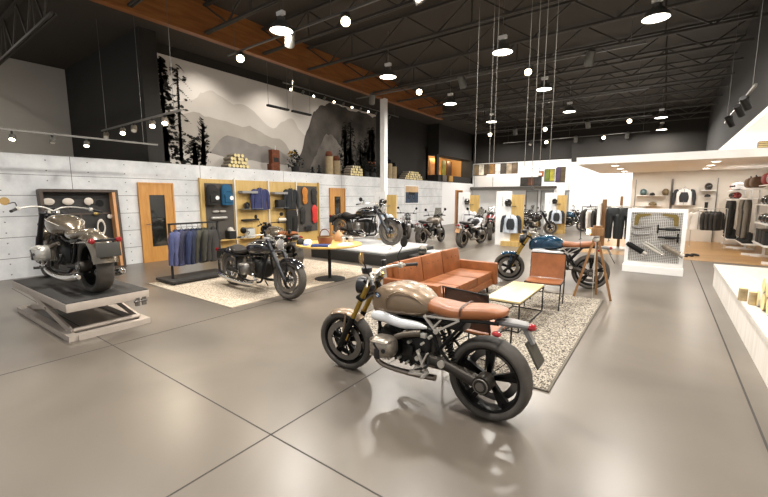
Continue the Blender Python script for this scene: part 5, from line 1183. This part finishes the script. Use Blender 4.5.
for (x, y, z, ax_, ay, on) in ((-8.35, 5.75, 5.08, -8.0, 4.6, 1), (-6.6, 5.75, 5.08, -10.86, 8.5, 0), (-5.05, 5.75, 5.08, -5.6, 5.0, 1), (-3.5, 5.75, 5.08, -1.5, 8, 0),
                         (-8.3, 10.75, 5.08, -10.8, 13, 0), (-6.45, 10.75, 5.08, -7.2, 8.7, 1), (-5.0, 10.75, 5.08, -4.5, 13.4, 0), (-3.15, 10.75, 5.08, -1.7, 7.8, 1), (-1.72, 10.75, 5.08, -3.2, 13.5, 0),
                         (-7.7, 20.1, 5.08, -7.7, 17, 1), (-6.4, 20.1, 5.08, -7, 25, 0), (-4.95, 20.1, 5.08, -4.5, 18, 1), (-3.1, 20.1, 5.08, -3, 25, 0), (-1.5, 20.1, 5.08, -1.4, 17, 1),
                         (-6.9, 24.8, 5.08, -8, 20, 0), (-6.0, 24.8, 5.08, -5, 21, 1), (-4.4, 24.8, 5.08, -5, 28, 0), (-3.0, 24.8, 5.08, -3, 21, 1), (-1.9, 24.8, 5.08, -3, 30, 0)):
    spot(ON if on else OFF, (x, y, z), (x*.35, y*.35, .5) if on else (ax_, ay, 0), on, 60, .1 if on else .1, .26 if on else .34, 'glowing track spotlights' if on else 'unlit track spotlights')
track('thin track along the timber fascia facing the mural', 8.2, 14.6, -9.8+18.0, 5.25, (), 6.2)['label']
bpy.data.objects['lighting_track.005'].location = (-9.8, 8.2, 5.2); bpy.data.objects['lighting_track.005'].rotation_euler = (0, 0, pi/2)
for k in range(12):
    y = 8.52+.49*k
    spot('small warm spotlight glowing toward the showroom from the fascia track' if k % 2 == 0 else 'small unlit spotlight turned to the mural from the fascia track', (-9.8, y, 5.18), (-4, y-6.5, 1) if k % 2 == 0 else (-11.6, y, 3), k % 2 == 0, 12, .04, .12, 'small glowing fascia spotlights' if k % 2 == 0 else 'small unlit fascia spotlights')
t = track('dark track hung in front of the grey upper wall at far left', 0, 7, 0, 2.92, (), 5.9); t.location = (-9.8, -2.6, 2.92); t.rotation_euler = (0, 0, pi/2)
for k, (y, on) in enumerate(((1.87, 1), (2.45, 0), (3.0, 1))): spot(['small glowing spotlight at far left over the concrete wall', 'small unlit spotlight over the shadow-box case', 'small glowing spotlight left of the dark bulkhead'][k], (-9.8, y, 2.9), (-8.0, y-.8, 0), on, 25, .05, .11, None)
t = track('short track hung low before the dark bulkhead beside the conifers', -11.6, -7.6, 3.9, 3.35, (), 5.9)
for k, (x, on) in enumerate(((-11.35, 0), (-10.35, 1), (-9.75, 0), (-8.85, 1), (-8.3, 1))): spot(['unlit spotlight at the left end of the short low track', 'glowing spotlight second on the short low track', 'unlit spotlight in the middle of the short low track', 'glowing spotlight fourth on the short low track', 'glowing spotlight at the right end of the short low track'][k], (x, 3.9, 3.33), (x+3, 2.4, 0), on, 40, .06, .16, None, mat('bronze_can', '#8d8273', .35, .6))
t = track('short track beside the right wall above the shop alcove', 0, 3.8, 0, 3.3, (), 6.2); t.location = (1.0, 8.4, 3.42); t.rotation_euler = (0, 0, pi/2)
for k, (y, z) in enumerate(((9.2, 3.4), (9.9, 3.4), (11.2, 3.4))): spot(['black spotlight nearest on the short right-hand track', 'black spotlight second on the short right-hand track', 'black spotlight farthest on the short right-hand track'][k], (1.0, y, z), (2.2, y+2, 1.5), 0, 0, .06, .24, None, BLKM)
for k, (x, y) in enumerate(((-10.3, 8.2), (-10.3, 9.2))):
    o = MB().bb(-.06, .06, -.42, .42, -.03, .03, .01).build('linear_fixture', MATTE, None); tag(o, ['dark linear fixture hung before the mural, nearer one', 'dark linear fixture hung before the mural, farther one'][k], 'light fixture', None, (x, y+.2, 4.55-.0*k))
    for s in (-1, 1): MB().cyl((0, s*.38, .03), (0, s*.38, 1.35), .005, n=6).build('wire', TRK, o)
for k in range(2):
    for i in range(3):
        x, y = ((-1.35, 14.25+1.7*i) if k == 0 else (1.08, 14.3+1.6*i))
        if y > 18.9: continue
        o = MB().lathe([(.001, -.012), (.1, -.012), (.1, 0), (.001, 0)], (0, 0, 0), 'Z', 20).build('recessed_downlight', BULBW, None, 0); tag(o, 'round recessed downlight in the underside of the white canopy', 'downlight', 'canopy downlights', (x, y, 2.689))
        MB().torus((0, 0, -.006), .105, .008, .008, 'Z', 20, 6).build('trim_ring', WHITE, o)
        lamp('downlight', 'AREA', (x, y, 2.66), 10, .1, (1, .92, .82))
        if i == 0: pass
for x in (-1.0, .6, 2.0): lamp('alcove_light', 'AREA', (x, 17.6, 2.66), 14, .2, (1, .94, .88))
for y in (4., 8., 11.5): lamp('alcove_light', 'AREA', (2.3, y, 3.3), 22, .4, (1, .96, .9))
lamp('mezzanine_light', 'POINT', (-12.0, 22.0, 4.2), 60, .15, (1, .8, .5)); lamp('mezzanine_light', 'POINT', (-12.0, 24.2, 4.2), 50, .15, (1, .85, .6))
for k, (x, y, z, e) in enumerate(((-10.2, 6.5, 5.5, 90), (-10.2, 9., 5.5, 90), (-10.2, 11.6, 5.5, 40))): 
    o = lamp('mural_wash', 'SPOT', (x, y, z), e, .08, (1, .93, .85), (0, 0, 0), 1.9, .8); o.rotation_euler = (V((-11.6, y, 3.4))-V((x, y, z))).to_track_quat('-Z', 'Y').to_euler()
for x in (-8.5, -5.5, -2.5): lamp('back_light', 'AREA', (x, 23.4, 5.2), 110, .5, (1, .95, .9))
lamp('back_light', 'AREA', (-2.5, 21.5, 4.8), 90, .5, (1, .95, .9))

lamp('grey_wall_fill', 'AREA', (-13.2, 1.2, 5.75), 26, .5, (1, .93, .84))  # added lamp without a fixture, brightens the grey upper wall

# ------------------------------------------------------------------ camera, plain world fill added through the open side behind it
cam = bpy.data.cameras.new('camera'); co = bpy.data.objects.new('camera', cam); COL.objects.link(co)
cam.lens = 18; cam.sensor_width = 36; co.location = (0, 0, 1.7); co.rotation_euler = (R_(90-7.64), 0, R_(35.96)); SC.camera = co
w = bpy.data.worlds.new('world'); SC.world = w; w.use_nodes = True
w.node_tree.nodes['Background'].inputs[0].default_value = (.97, .98, 1, 1); w.node_tree.nodes['Background'].inputs[1].default_value = .5
SC.cycles.caustics_reflective = False; SC.cycles.caustics_refractive = False
vs = SC.view_settings; vs.view_transform = 'Standard'; vs.look = 'None'; vs.exposure = .5; vs.gamma = 1.; vs.use_curve_mapping = False
